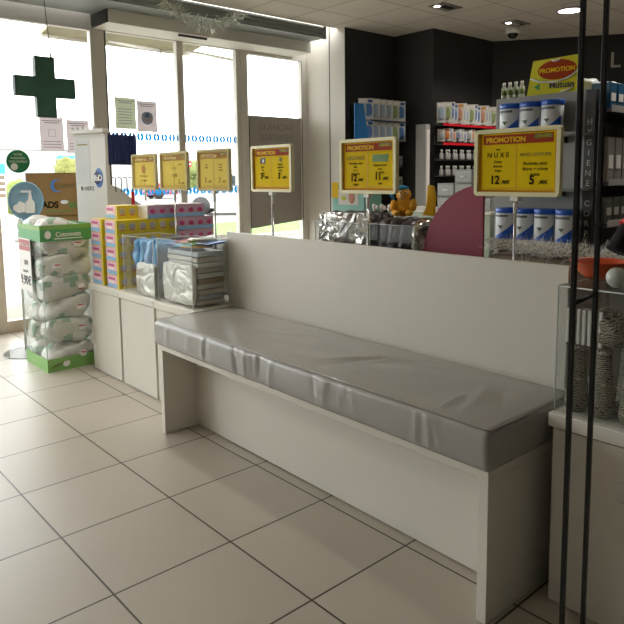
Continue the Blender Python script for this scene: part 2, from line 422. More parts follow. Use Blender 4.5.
def dots(y0, y1, z, dz, label):
    e = empty('dotted_safety_strip', (XW - .0215, y0, z), label, 'sticker')
    n = int((y1 - y0) / .083)
    b = MB()
    for k in range(n):
        y = (k + .5) * (y1 - y0) / n
        for sgn in (-1, 1):
            pts = []
            for i in range(9):
                a = -PI / 2 + PI * i / 8
                pts.append((0, y + sgn * (.004 + .033 * math.cos(a)), .040 * math.sin(a)))
            for i in range(9):
                a = PI / 2 - PI * i / 8
                pts.append((0, y + sgn * (.002 + .006 * math.cos(a)), .014 * math.sin(a)))
            b.poly(pts, (.0015, 0, 0), dm)
    b.done('band_print', e)
dots(1.02, 2.50, 1.725, 0, 'upper row of blue dots across the middle windows')
dots(1.02, 2.50, 1.19, 0, 'lower row of blue dots across the middle windows')
dp = empty('door_poster', (XW - .0215, 2.62, .70), 'large grey poster on the glass door seen from behind', 'poster')
MB().box(0, .004, 0, .77, .1, 1.30, trans('poster_back', 'a29a8f', .10)).poly([(0, 0, .1), (0, .77, .1), (0, .77, .10), (0, 0, .04)], (.004, 0, 0), MATS['poster_back']).done('sheet', dp)
b = MB()
for k, t in enumerate(('VACANCES', 'DEPISTAGE', 'SUR RDV')):
    b.text(t, .1, Matrix.Translation((.0052, .40, 1.15 - k * .12)) @ FX @ Matrix.Diagonal((-1, 1, 1, 1)), mat('faint_ink', '877e74', .7))
b.done('lettering', dp)

# green cross hung by its cable
cr = empty('pharmacy_cross', (-1.0, .30, 2.08), 'dark green pharmacy cross hanging from a cable before the left window', 'sign')
a_, r_ = .245, .08
out = [(-r_, -a_), (r_, -a_), (r_, -r_), (a_, -r_), (a_, r_), (r_, r_), (r_, a_), (-r_, a_), (-r_, r_), (-a_, r_), (-a_, -r_), (-r_, -r_)]
gm = mat('cross_green', '3c6453', .4, .1, var=.12, nscale=8); gr = mat('cross_rim', '3a4a44', .5)
MB().poly([(-.03, y, z) for y, z in out], (.06, 0, 0), gr).done('casing', cr)
MB().poly([(.0305, y * .95, z * .95) for y, z in out], (.003, 0, 0), gm).done('front_face', cr)
MB().tube([(0, .065, .245), (0, .065, .28)], .008, 'dark').tube([(0, .065, .27), (.0, .04, .60), (0, .035, .718)], .004, mat('cable_grey', '6e655c', .6), 6).done('cable', cr)
MB().tube([(0, -.055, .245), (0, -.055, .275)], .006, 'alu').done('hook', cr)

# tinsel on the shutter
tn = MB(); rnd = random.Random(4); tm = mat('tinsel_white', 'd9dccf', .3, .3, var=.1)
path = []
for i in range(41):
    t = i / 40; y = 1.20 + .86 * t; z = 2.88 - .17 * math.sin(PI * t) ** .9
    path.append(Vector((-.64, y, z)))
tn.tube(path, .006, 'alu', 6)
for i in range(420):
    t = rnd.random(); p = path[int(t * 40)]
    d = Vector((rnd.gauss(.2, .8), rnd.gauss(0, .8), rnd.gauss(-.35, .8))).normalized() * rnd.uniform(.05, .11)
    if p.x + d.x < -.71: d.x = abs(d.x)
    if p.z + d.z > H - .01: d.z = -abs(d.z)
    w = d.cross(Vector((rnd.random(), rnd.random(), rnd.random()))).normalized() * .004
    tn.quad([p - w, p + w, p + d + w * .7, p + d - w * .7], tm)
tag(tn.done('tinsel_garland'), 'white tinsel garland draped below the ceiling above the windows', 'garland')

# ------------------------------------------------------------------ ceiling fittings
em = lamp_mat('lamp_glow', (1, .97, .95), 9)
def downlight(x, y, label, s=1):
    e = empty('ceiling_downlight', (x, y, H), label, 'ceiling light', 'round ceiling downlights')
    MB().lathe([(.115, 0), (.13, -.004), (.135, -.012), (.118, -.016), (.112, -.006)], (0, 0, 0), mat('pinkish_rim', 'c9b4c4', .4), 32).done('trim_ring', e)
    MB().lathe([(.11, -.003), (.11, -.009)], (0, 0, 0), em, 32).done('lamp_disc', e)
    return e
downlight(1.31, 4.62, 'lit round ceiling downlight right of the dome camera')
for k, (x, y) in enumerate(((3.1, 2.8), (5.5, 1.2), (5.6, 4.2), (3.1, -2.6), (.6, -2.9), (5.7, -2.6), (.9, .1))):  # unseen downlights added to brighten the interior and window wall
    o = downlight(x, y, 'unseen round ceiling downlight added for fill light outside the frame'); 
for (x, y, lb) in ((.61, 3.55, 'small square recessed spotlight in the ceiling left of the dome camera'), (.66, 4.70, 'small square recessed spotlight just beside the dome camera')):
    e = empty('recessed_spotlight', (x, y, H), lb, 'ceiling light')
    MB().box(-.09, .09, -.15, .15, -.012, 0, mat('spot_frame', '8a857c', .5), .002).done('frame', e)
    MB().box(-.02, .06, -.09, .09, -.014, -.0125, 'chrome').done('reflector', e)
    MB().lathe([(.028, 0), (.028, -.004)], (-.02, -.105, -.012), em, 14).done('bulb', e)
e = empty('dome_camera', (.53, 4.86, H), 'white dome security camera under the black corner ceiling', 'camera')
MB().lathe([(.05, 0), (.075, -.005), (.078, -.06), (.06, -.07)], (0, 0, 0), 'white', 24).done('housing', e)
MB().lathe([(.058, -.065), (.052, -.095), (.03, -.118), (.005, -.124)], (0, 0, 0), mat('smoked_dome', '151515', .1), 24).done('dome', e)

# ------------------------------------------------------------------ bench
bn = empty('waiting_bench', (1.6, 0, 0), 'long white bench with grey padded vinyl seat and tall back panel', 'bench')
L = 1.985
bn.rotation_euler = (0, 0, -.011)
b = MB().box(0, .034, -.125, .355, 0, .447, 'lam', .0015); b.done('side_panel', bn)
b = MB().box(L - .034, L, -.125, .355, 0, .447, 'lam', .0015); b.done('side_panel', bn)
MB().box(0, L, -.125, .355, .447, .474, 'lam', .0015).done('seat_board', bn)
MB().box(.034, L - .034, .068, .086, .006, .447, 'lam').done('front_panel', bn)
MB().box(.0, L - .03, .358, .380, 0, .612, 'lam').box(-.075, L - .03, .358, .380, .612, 1.020, 'lam', .0015).done('back_panel', bn)
def cushion(x0, x1, y0, y1, z0, z1, rad, nx=170):
    bm = bmesh.new(); rnd = random.Random(2)
    # cross-section, rounded rectangle
    def section(i):
        w, h = (y1 - y0 - 2 * i), (z1 - z0 - 2 * i)
        pts = []; r = rad; nseg = 5
        cs = [(w / 2 - r, h / 2 - r, 0), (-w / 2 + r, h / 2 - r, PI / 2), (-w / 2 + r, -h / 2 + r, PI), (w / 2 - r, -h / 2 + r, 1.5 * PI)]
        for ci, (cy, cz, a0) in enumerate(cs):
            for k in range(nseg + 1):
                a = a0 + PI / 2 * k / nseg; pts.append((cy + r * math.cos(a), cz + r * math.sin(a)))
            ny, nz, _ = cs[(ci + 1) % 4]; a1 = a0 + PI / 2
            p = pts[-1]; q = (ny + r * math.cos(a1), nz + r * math.sin(a1)); m = 24 if ci in (0, 2) else 7
            for k in range(1, m): pts.append((p[0] + (q[0] - p[0]) * k / m, p[1] + (q[1] - p[1]) * k / m))
        return pts
    xs = []
    for k in range(6): a = PI / 2 * k / 6; xs.append((x0 + rad * (1 - math.sin(a)) if False else x0 + rad * (1 - math.cos(a)), rad * (1 - math.sin(a))))
    for k in range(nx + 1): xs.append((x0 + rad + (x1 - x0 - 2 * rad) * k / nx, 0))
    for k in range(5, -1, -1): a = PI / 2 * k / 6; xs.append((x1 - rad * (1 - math.cos(a)), rad * (1 - math.sin(a))))
    folds = []      # (x, y, angle, length, width, amp) on top
    for (fx, fy, an, ln, wd_, am) in ((2.84, .10, .95, .12, .012, .006), (2.89, .12, 1.15, .12, .012, -.006), (2.80, .06, .7, .1, .012, .005), (2.95, .16, .85, .13, .014, .006),
                                       (2.4, .18, .5, .2, .02, .004), (3.42, .05, 1.9, .1, .014, .005), (3.47, .12, 2.1, .1, .012, -.005), (3.38, -.02, 1.6, .08, .012, .004), (2.15, -.02, .3, .2, .02, .003), (3.2, .24, .2, .25, .02, .004)):
        folds.append((fx, fy, an, ln, wd_, am))
    ff = [(rnd.uniform(x0 + .1, x1 - .1), rnd.uniform(-.35, .35), rnd.uniform(.05, .09), rnd.uniform(.008, .018), rnd.choice((-1, 1)) * rnd.uniform(.002, .005)) for _ in range(22)]
    ff += [(2.33, .2, .07, .012, .006), (2.40, .1, .07, .012, -.006), (2.46, .1, .07, .012, .005)]
    yc, zc = (y0 + y1) / 2, (z0 + z1) / 2
    rings = []
    for (x, ins) in xs:
        ring = []
        sec = section(0)
        W_, H_ = (y1 - y0), (z1 - z0)
        for (py, pz) in sec:
            sy = (W_ / 2 - ins) / (W_ / 2); sz = (H_ / 2 - ins) / (H_ / 2)
            py2, pz2 = py * sy, pz * sz
            X, Y, Z = x, yc + py2, zc + pz2
            ty = max(0, 1 - (2 * py2 / W_) ** 2); tx = min(1, (x - x0) / .12, (x1 - x) / .12)
            if pz2 > H_ * .3:
                Z += .008 * ty * max(0, tx)
                for (fx, fy, an, ln, wd_, am) in folds:
                    dx, dy = X - fx, Y - fy; u = dx * math.cos(an) + dy * math.sin(an); v = -dx * math.sin(an) + dy * math.cos(an)
                    Z += am * math.exp(-(u / ln) ** 2 - (v / wd_) ** 2)
                Z += .002 * noise.noise(Vector((X * 6, Y * 9, 0)))
            if py2 < -W_ * .45:
                tz = max(0, 1 - (2 * pz2 / H_) ** 2)
                Y -= .006 * tz
                for (fx, an, ln, wd_, am) in ff:
                    u = (X - fx) + an * (Z - zc); Y += am * math.exp(-(u / wd_) ** 2 - ((Z - zc) / ln) ** 2)
            ring.append(bm.verts.new((X - 1.6, Y, Z)))
        rings.append(ring)
    n = len(rings[0])
    for i in range(len(rings) - 1):
        for k in range(n):
            f = bm.faces.new((rings[i][k], rings[i + 1][k], rings[i + 1][(k + 1) % n], rings[i][(k + 1) % n])); f.smooth = True
    for rg in (rings[0][::-1], rings[-1]): bm.faces.new(rg)
    bmesh.ops.recalc_face_normals(bm, faces=bm.faces)
    me = bpy.data.meshes.new('cushion'); bm.to_mesh(me); bm.free(); me.materials.append(M['vinyl'])
    o = bpy.data.objects.new('cushion', me); COL.objects.link(o); o.parent = bn
    return o
cs = cushion(1.592, 3.600, -.145, .352, .475, .606, .020)
b = MB()
zt = .6035
b.tube([(-.005, .34, zt), (-.002, -.132, zt), (.012, -.139, zt), (1.985, -.139, zt), (1.996, -.132, zt), (1.996, .34, zt)], .0028, 'vinyl', 6)
b.done('piping', cs)
tag(cs, 'grey wrinkled vinyl cushion')

# ------------------------------------------------------------------ low cabinets
def cabinet(loc, w, d, label, name='display_cabinet', group='low white display cabinets'):
    e = empty(name, loc, label, 'cabinet', group)
    g = .006
    MB().box(g / 2 + .004, w - g / 2 - .004, .012, d, .0, .565, 'lam', .0015).done('body', e)
    MB().box(g / 2 + .012, w - g / 2 - .012, .0, .012, .004, .558, 'lam').done('door', e)
    MB().box(g / 2, w - g / 2, -.012, d, .566, .608, 'lam_edge', .002).done('top', e)
    return e
c1 = cabinet((.20, .1, 0), .47, .75, 'white low cabinet under the stacked tissue cartons')
dup(c1, (.67, .1, 0), 'white low cabinet under the clear box of blue bags')
cabinet((1.14, .1, 0), .455, .75, 'white low cabinet beside the left end of the bench')
c2 = cabinet((1.61, .395, 0), .5, .46, 'white low cabinet hidden behind the bench back panel')
for k in range(1, 4): dup(c2, (1.61 + .5 * k, .395, 0))
c3 = cabinet((3.632, .1, 0), .62, .75, 'white low cabinet right of the bench under the grey patterned soft goods', group=None)
b = MB().lathe([(.035, 0), (.035, -.003)], (.235, -.001, .43), 'chrome', 24, Matrix.Rotation(PI / 2, 3, 'X')); b.text('i', .05, at(.235, -.0045, .41), 'blue'); b.done('round_badge', c3)
c4 = cabinet((4.27, .1, 0), .62, .75, 'white low cabinet at the far right edge behind the black posts', group=None)

acr = clear('acrylic', (.95, .96, .955), .022, .04, haze=.015)
acr_e = mat('acrylic_edge', 'c9cdc9', .25, var=.02)
def acrylic_box(loc, w, d, h, label, lid=False):
    e = empty('acrylic_bin', loc, label, 'display box')
    t = .004
    MB().box(0, w, 0, t, 0, h, acr).done('front_pane', e)
    MB().box(0, w, d - t, d, 0, h, acr).done('back_pane', e)
    MB().box(0, t, t, d - t, 0, h, acr).done('side_pane', e)
    MB().box(w - t, w, t, d - t, 0, h, acr).done('side_pane', e)
    b = MB()
    for x in (0, w): b.tube([(x, 0, 0), (x, 0, h)], .0025, acr_e, 6)
    b.tube([(0, 0, h), (w, 0, h), (w, d, h), (0, d, h), (0, 0, h)], .002, acr_e, 6)
    b.done('edges', e)
    return e

# ------------------------------------------------------------------ promotional signs
def promo_sign(x, y, z0, label, style, back=False):
    e = empty('promotion_sign', (x, y, z0), label, 'sign', None)
    zb = 1.245 - z0; w, h = .345, .245; hw = w / 2
    i = .014; fm = 'cream' if style > 2 else trans('backlit_frame', 'cfc596', .3)  # left three signs: backlight tint painted into the frame colour
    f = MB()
    pth = []
    for (cx_, cz_, a0) in ((hw - .016, zb + h - .016, 0), (-hw + .016, zb + h - .016, 90), (-hw + .016, zb + .016, 180), (hw - .016, zb + .016, 270)):
        for k in range(6): a = math.radians(a0 + k * 18); pth.append((cx_, cz_, math.cos(a), math.sin(a)))
    n_p = len(pth); secs = [(.016, -.011), (.016, .011), (-.001, .011), (-.001, -.011)]
    vv = [[f.bm.verts.new((cx_ + co_ * (r_ if r_ > 0 else 0.001), y_, cz_ + si_ * (r_ if r_ > 0 else 0.001))) for (r_, y_) in secs] for (cx_, cz_, co_, si_) in pth]
    fs_ = []
    for a in range(n_p):
        for b_ in range(4): fs_.append(f.bm.faces.new((vv[a][b_], vv[(a + 1) % n_p][b_], vv[(a + 1) % n_p][(b_ + 1) % 4], vv[a][(b_ + 1) % 4])))
    f.faces(fs_, fm); f.done('frame', e)
    so = trans('promo_edge', 'd89a10', .45) if style > 2 else trans('backlit_edge', 'dcb860', .6); sy = trans('promo_sheet', 'f4d800', .5) if style > 2 else trans('backlit_sheet', 'f0dc70', .6)  # paler copies for the left signs: window backlight painted into the colours
    s_ = MB().box(-hw + i, hw - i, -.0005, .0005, zb + i, zb + h - i, so)
    s_ = MB().box(-hw + i, -hw + i + .014, -.0006, .0006, zb + i, zb + h - i, so).box(hw - i - .01, hw - i, -.0006, .0006, zb + i, zb + h - i, so).box(-hw + i + .014, hw - i - .010, -.0006, .0006, zb + i, zb + i + .01, so).box(-hw + i + .014, hw - i - .010, -.0006, .0006, zb + h - i - .004, zb + h - i, so)
    s_.box(-hw + i + .014, hw - i - .010, -.0005, .0005, zb + i + .010, zb + h - i - .004, sy)
    s_.done('sheet', e)
    p = MB(); F = -.0009; top = zb + h - i
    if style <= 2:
        ink = trans('backlit_ink', 'a8924a', .5); brk = trans('backlit_red', 'c8934a', .5)  # print paled to imitate backlight through the sheet
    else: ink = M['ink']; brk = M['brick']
    p.box(-hw + .034, hw - .03, F - .0006, F + .0003, top - .042, top - .008, brk)
    p.text('PROMOTION', .026, at(-.045, F - .0012, top - .035), 'yellow' if style > 2 else mat('backlit_yellow', 'dcc25a', .5), sx=1.05, bold=.0008)
    p.box(.07, hw - .035, F - .0012, F, top - .026, top - .012, mat('olive', '6d7c1e', .5)).text('Mutualis', .012, at(.105, F - .0022, top - .024), 'yellow')
    p.box(-.0012 + .0, .0012, F - .0006, F + .0003, zb + .03, top - .046, 'orange' if style > 2 else ink)
    p.box(-hw + .034, hw - .03, F - .0006, F + .0003, zb + .029, zb + .031, ink if style <= 2 else M['orange'])
    def lines(cx, ls, z, s=.013, g=.016):
        for k, t in enumerate(ls): p.text(t, s, at(cx, F - .001, z - k * g), ink)
    def price(cx, a, c_, z):
        p.text(a, .043, at(cx - .012, F - .0012, z), ink, bold=.0012, sx=.95); p.text(c_, .018, at(cx + .032, F - .0012, z), ink, bold=.0004)
    l_, r2 = -.075, .075
    if style == 6:
        p.box(l_ - .008, l_ + .008, F - .001, F, zb + .168, zb + .172, ink)
        p.text('N U X E', .026, at(l_, F - .001, zb + .142), ink); lines(l_, ['Crème', 'douceur', 'visage'], zb + .122, .012); price(l_, '12', ',90€', zb + .045)
        p.text('NUXE COSTUME', .016, at(r2, F - .001, zb + .144), M['ink_soft']); lines(r2, ['Pochette stick', 'lèvres + crème', 'mains'], zb + .112, .016, .019); price(r2, '5', ',90€', zb + .045)
    elif style == 5:
        p.text('CAUDALIE', .024, at(l_, F - .001, zb + .152), M['ink_soft']); lines(l_, ['Gommage corps', 'bain', '2 + 1', 'OFFERTS'], zb + .132, .013)
        price(l_, '12', ',90€', zb + .056); p.text('13,80€', .013, at(l_, F - .001, zb + .036), ink)
        p.poly([(r2 - .045, F, zb + .14), (r2 + .045, F, zb + .14), (r2 + .05, F, zb + .172), (r2 - .045, F, zb + .172)], (0, -.001, 0), mat('logo_green', '4f7a26', .5))
        lines(r2, ['Shampooing sec', 'doux', '2 x 150ml'], zb + .122, .012); price(r2, '11', ',90€', zb + .062); p.text('1,90€', .011, at(r2, F - .001, zb + .042), ink)
    else:
        if style >= 3:
            p.box(l_ - .022, l_ + .022, F - .001, F, zb + .150, zb + .180, 'dark').box(l_ - .002, l_ + .012, F - .0015, F, zb + .156, zb + .172, 'paper')
            p.lathe([(.014, 0), (.010, .001)], (r2, F, zb + .168), 'ink_soft', 12, Matrix.Rotation(PI / 2, 3, 'X'))
            lines(l_, ['Boîte', 'kit', 'voyage', 'x 100'], zb + .128, .012); lines(r2, ['Baume', 'hydratant', 'Mains', 'x 2'], zb + .140, .013)
            price(l_, '3', ',95€', zb + .070); price(r2, '3', ',50€', zb + .070)
        elif style == 2:
            lines(l_, ['Gel', 'douche'], zb + .15); lines(r2, ['Bain de', 'bouche', 'menthe'], zb + .15); price(l_, '5', ',90€', zb + .05); price(r2, '3', ',50€', zb + .05)
        elif style == 1:
            lines(r2, ['Lot de 2'], zb + .16); lines(0, ['1 + 1', '= 3,90'], zb + .13, .03, .045); price(r2, '5', ',00€', zb + .04)
        else:
            lines(-.01, ['offre découverte', 'sur la gamme'], zb + .09, .016, .03); p.lathe([(.028, 0), (.028, .001)], (-.01, F, zb + .14), brk, 20, Matrix.Rotation(PI / 2, 3, 'X'))
    p.done('lettering', e)
    MB().box(-.017, .017, -.012, .012, zb - .018, zb + .001, 'white', .003).lathe([(.008, 0), (.008, .05)], (0, 0, zb - .065), 'white', 10).done('clamp', e)
    MB().tube([(0, 0, .006), (0, 0, zb - .06)], .0055, 'chrome', 10).done('pole', e)
    MB().lathe([(.024, 0), (.024, .004), (.010, .008)], (0, 0, 0), 'white', 20).done('foot', e)
    return e
CT = .608
promo_sign(.438, .43, CT, 'leftmost of the yellow promotion signs, paled by backlight, above the yellow cartons', 0)
promo_sign(.85, .425, CT, 'second yellow promotion sign from the left, paled by backlight, before the mullion', 1)
promo_sign(1.32, .42, CT, 'third yellow promotion sign from the left, paled by backlight, above the magazines', 2)
promo_sign(1.86, .43, CT, 'yellow promotion sign before the grey door poster', 3)
promo_sign(2.565, .422, CT, 'yellow promotion sign with green logo priced 12 and 11 before the pillar', 5)
promo_sign(3.305, .42, CT, 'largest looking yellow promotion sign, nearest the black posts, priced 12 and 5', 6)

# ------------------------------------------------------------------ diaper / cotton bin
bx = empty('cardboard_dump_bin', (-.305, -.19, 0), 'tall clear and green dump bin full of cotton packs beside the cabinets', 'display bin')
W, D = .425, .365
gband = mat('band_green', '7fae5c', .5, var=.05, nscale=6); gband2 = mat('band_green_dark', '55a060', .5, var=.05)
bandw = mat('clear_film', 'dfe6df', .3)
b = MB().box(0, W, 0, .005, 0, .09, gband).box(0, W, D - .005, D, 0, .09, gband).box(0, .005, .005, D - .005, 0, .09, gband).box(W - .005, W, .005, D - .005, 0, .09, gband).box(.005, W - .005, .005, D - .005, 0.002, .008, gband)
for k in range(4):
    b.tube([(W + .001, .03 + k * .03, .03 + .01 * k), (W + .001, .06 + k * .025, .05 + .005 * k)], .0025, mat('twig', '6a4b3a', .7), 5)
b.blob((W + .001, .13, .045), .002, .025, .022, 'paper', 8); b.done('base_band', bx)
b = MB().box(-.003, W + .003, -.003, .001, .905, 1.015, gband2).box(-.003, W + .003, D - .001, D + .003, .905, 1.015, gband2).box(-.003, .001, .001, D - .001, .905, 1.015, gband2).box(W - .001, W + .003, .001, D - .001, .905, 1.015, gband2)
b.box(-.003, W + .003, -.0035, -.003, .98, 1.015, gband).box(W + .003, W + .0035, 0, D, .985, 1.015, gband)
b.text('Cotonnets', .045, at(W + .0042, .19, .935, FX), 'paper', sx=.9, bold=.0008)
b.blob((W + .003, .05, .95), .002, .022, .028, 'paper', 8).box(W + .003, W + .0036, .09, .29, .918, .924, 'paper')
b.done('header_band', bx)
MB().box(.001, W - .001, .001, .003, .09, .905, acr).box(.001, W - .001, D - .003, D - .001, .09, .905, acr).box(.001, .003, .003, D - .003, .09, .905, acr).box(W - .003, W - .001, .003, D - .003, .09, .905, acr).done('clear_wall', bx)
MB().tube([(0, 0, .09), (0, 0, .905)], .004, acr_e, 6).done('corner_strip', bx)
MB().tube([(W, 0, .09), (W, 0, .905)], .003, acr_e, 6).done('corner_strip', bx)
packm = mat('cotton_film', 'e6e4dd', .35, var=.04, nscale=9, bump=.6, bscale=18)
pgreen = mat('pack_green', 'a3bda8', .4, var=.15, nscale=60)
def cotton_pack(seed):
    rn = random.Random(seed)
    e = empty('cotton_pack', (0, 0, 0), '', 'cotton pack', 'cotton packs in the green dump bin')
    b = MB().blob((0, 0, 0), .104, .172, .090, packm, 26, .66, .045, 9, seed=seed)
    for v in b.bm.verts: v.co += v.co.normalized() * .009 * noise.noise(v.co * 34 + Vector((seed, 0, 0))); v.co.x = max(-.103, min(.103, v.co.x)); v.co.y = max(-.172, min(.172, v.co.y))
    for f_ in b.bm.faces:
        q_ = f_.calc_center_median()
        if noise.noise(q_ * 13 + Vector((0, seed * 3, 5))) > .26: f_.material_index = b.mi(pgreen)
    b.done('pouch', e)
    lb = MB().blob((.096, .07 if seed % 2 else -.08, .005), .014, .030, .024, 'paper', 8, .7)
    lb.blob((.102, .07 if seed % 2 else -.08, .018), .010, .024, .006, mat('soft_red', 'b0555a', .5), 6, .7); lb.done('printed_label', e)
    return e
cps = [cotton_pack(k) for k in range(4)]
rn = random.Random(11); nn = 0
lay = ['bottom', 'second', 'third', 'fourth', 'fifth', 'sixth', 'topmost']
for k in range(7):
    for j in range(2):
        loc = (-.305 + .107 + j * .211, -.19 + .1825, .094 + .150 * k - (.045 if k == 6 else 0) + (.03 if j and 0 < k < 6 else 0))
        lb = 'white cotton pack in the %s layer of the bin, %s' % (lay[k], 'nearer the cabinets' if j else 'nearer the window')
        rot = (rn.choice((0, PI)) + rn.uniform(-.16, .16), 0, rn.choice((0, 0)) + rn.uniform(-.01, .01))
        if nn < 4:
            o = cps[nn]; o.location = loc; o.rotation_euler = rot; o['label'] = lb
        else: dup(cps[rn.randrange(4)], loc, lb, rot=rot)
        nn += 1
# price card hooked over the bin
pc = empty('price_card', (-.255, -.2, .73), 'white price card with red heading on the front of the dump bin', 'price card')
MB().box(-.04, .20, -.003, -.001, -.19, .185, 'paper').done('card', pc)
b = MB().box(-.03, .19, -.0036, -.003, .10, .175, mat('card_red', 'b5666a', .6)).text('PROMOTION', .032, at(.08, -.0042, .128), 'paper')
b.text('LIN', .05, at(.10, -.0042, .0), 'ink').text('Lot de 4', .03, at(.08, -.0042, -.055), 'ink').text('9,90€', .088, at(.08, -.0042, -.14), 'dark', bold=.002)
b.done('lettering', pc)

# sanitiser stand
sd = empty('hand_sanitiser_stand', (-.53, -.085, 0), 'clear sanitiser stand with a round blue hand washing sign', 'stand', rz=math.radians(40))
MB().lathe([(.195, 0), (.2, .004), (.195, .008)], (0, 0, 0), acr, 48).tube([(.2 * math.cos(2 * PI * k / 48), .2 * math.sin(2 * PI * k / 48), .004) for k in range(49)], .002, mat('base_rim', '6b6f70', .3), 6).done('base_disc', sd)
MB().box(-.05, .05, -.003, .003, .008, 1.0, acr).tube([(-.05, 0, .01), (-.05, 0, 1.0)], .004, acr_e, 6).tube([(.05, 0, .01), (.05, 0, 1.0)], .004, acr_e, 6).done('column', sd)
b = MB().box(-.045, .045, -.06, .0, .86, .875, 'white', .003).box(-.05, .05, .003, .012, .80, 1.02, 'white', .004); b.done('bottle_shelf', sd)
b = MB().lathe([(.026, 0), (.028, .01), (.028, .08), (.02, .1), (.01, .112), (.009, .125)], (0, -.03, .876), clear('gel_bottle', (.9, .95, .97), .1, .1, .15), 18).tube([(0, -.03, 1.0), (0, -.03, 1.03), (0, -.06, 1.028)], .005, 'white', 8); b.done('pump_bottle', sd)
b = MB(); Rm = Matrix.Rotation(PI / 2, 3, 'X')
b.lathe([(.145, -.003), (.145, .003)], (.03, 0, 1.165), 'blue2', 48, Rm).lathe([(.145, .0032), (.145, .005), (.138, .005), (.138, .0032)], (.03, -.0, 1.165), mat('pale_blue', '9fc7dc', .4), 48, Rm)
b.box(-.0, .085, -.003, .003, .99, 1.04, 'blue2'); b.done('round_sign', sd)
b = MB(); 
def ez(pts, m='paper'): b.poly([(x, -.0048, z) for x, z in pts], (0, -.0015, 0), m)
ez([(.03, 1.075), (.105, 1.075), (.105, 1.155), (.085, 1.175), (.08, 1.215), (.058, 1.215), (.055, 1.175), (.03, 1.155)])
ez([(.0, 1.228), (.08, 1.228), (.08, 1.243), (.0, 1.243)]); ez([(.06, 1.21), (.078, 1.21), (.078, 1.232), (.06, 1.232)])
ez([(-.075, 1.10), (-.03, 1.075), (.028, 1.085), (.028, 1.145), (-.02, 1.165), (-.04, 1.14), (-.07, 1.13)])
b.done('hand_pictogram', sd)

# cardboard carton on a plain carton behind the bin
kraft = mat('kraft_card', '96733f', .75, var=.06, nscale=5)
ca = math.radians(48)
for k, (z, hh, lb) in enumerate(((0, .97, 'plain tall carton hidden under the printed brown carton'), (.972, .40, 'brown printed carton with a blue crescent behind the dump bin'))):
    e = empty('cardboard_carton', (-.75, .30, z), lb, 'carton', rz=ca)
    MB().box(-.245, .205, -.10, .11, 0, hh, kraft, .002).done('carton_body', e)
    if k:
        MB().box(-.245, .205, -.1008, -.1002, hh - .004, hh + .002, mat('tape', '6e5433', .5)).done('top_flap', e)
        b = MB(); cres = []
        for i in range(17): a = .25 * PI + 1.5 * PI * i / 16; cres.append((.0 + .052 * math.cos(a), .30 + .052 * math.sin(a)))
        for i in range(17): a = 1.72 * PI - 1.44 * PI * i / 16; cres.append((.014 + .04 * math.cos(a), .30 + .043 * math.sin(a)))
        b.poly([(x, -.1005, z_) for x, z_ in cres], (0, -.001, 0), mat('crescent_blue', '4f7fc0', .5))
        b.text('GILBERT', .042, at(.06, -.1012, .285), mat('card_ink', '6a5a3a', .6)).text('ADS', .07, at(-.06, -.1012, .125), 'ink', bold=.003).text('BIO', .06, at(.14, -.1012, .125), 'green', bold=.001)
        b.text('Encourageons les soins', .026, at(.03, -.1012, .055), 'ink').box(-.1, .12, -.1012, -.1, .095, .102, 'green').blob((.055, -.101, .17), .032, .002, .016, 'paper', 8)
        b.done('lettering', e)

# white accessories display
wd_ = empty('accessory_display', (-.10, .68, 0), 'tall white display stand with navy brushes on its side', 'display stand', rz=math.radians(0))
wh = mat('display_white', 'd5d3cd', .45, var=.02)
wa = math.radians(20)
wd_.rotation_euler = (0, 0, wa); wd_.location = (-.37, .50, 0)
MB().box(-.165, .165, -.14, .15, 0, 1.0, wh, .004).box(-.165, .165, -.14, -.11, 1.0, 1.69, wh, .004).box(-.165, -.15, -.11, .15, 1.0, 1.69, wh).box(-.15, .12, -.11, .15, 1.0, 1.02, wh).done('body', wd_)
MB().box(-.185, .175, -.165, -.10, 1.665, 1.70, wh, .01).done('top_rim', wd_)
MB().box(.150, .160, -.11, .20, 1.43, 1.66, 'navy').done('navy_side_panel', wd_)
b = MB().poly([(.167, -.12, 1.0), (.167, .30, 1.0), (.167, .24, 1.10), (.167, .10, 1.17), (.167, -.02, 1.25), (.167, -.12, 1.28)], (.006, 0, 0), wh); b.done('curved_fin', wd_)
for k in range(7):
    MB().box(.161, .170, -.10 + k * .042, -.07 + k * .042, 1.44 + (k % 2) * .01, 1.655, 'navy', .003).lathe([(.006, 0), (.006, .02)], (.165, -.085 + k * .042, 1.655), 'navy', 8).done('brush', wd_)
for k in range(4):
    b = MB().tube([(.150, -.07 + k * .06, 1.33), (.185, -.07 + k * .06, 1.33), (.185, -.07 + k * .06, 1.22)], .004, 'dark', 6)
    if k == 3: b.box(.180, .190, .095, .125, 1.10, 1.22, 'red', .003)
    b.done('hook', wd_)
for k in range(6):
    MB().tube([(-.15 + k * .055, -.155, 1.70), (-.15 + k * .055, -.155, 1.715), (-.15 + k * .055, -.17, 1.71)], .004, 'chrome', 6).done('top_hook', wd_)
b = MB().blob((.085, -.1405, 1.33), .045, .002, .075, mat('logo_blue', '3d6fb4', .4), 12).blob((.07, -.142, 1.33), .04, .002, .05, 'navy', 12).text('HbD', .06, at(.065, -.1446, 1.31), 'paper', bold=.002)
b.text('B HER2', .045, at(-.04, -.1412, 1.235), 'dark').box(-.15, .0, -.1412, -.14, 1.28, 1.62, mat('leaflet', 'c9cbc9', .6)).box(-.13, -.02, -.1416, -.1412, 1.58, 1.59, 'ink_soft')
b.done('lettering', wd_)

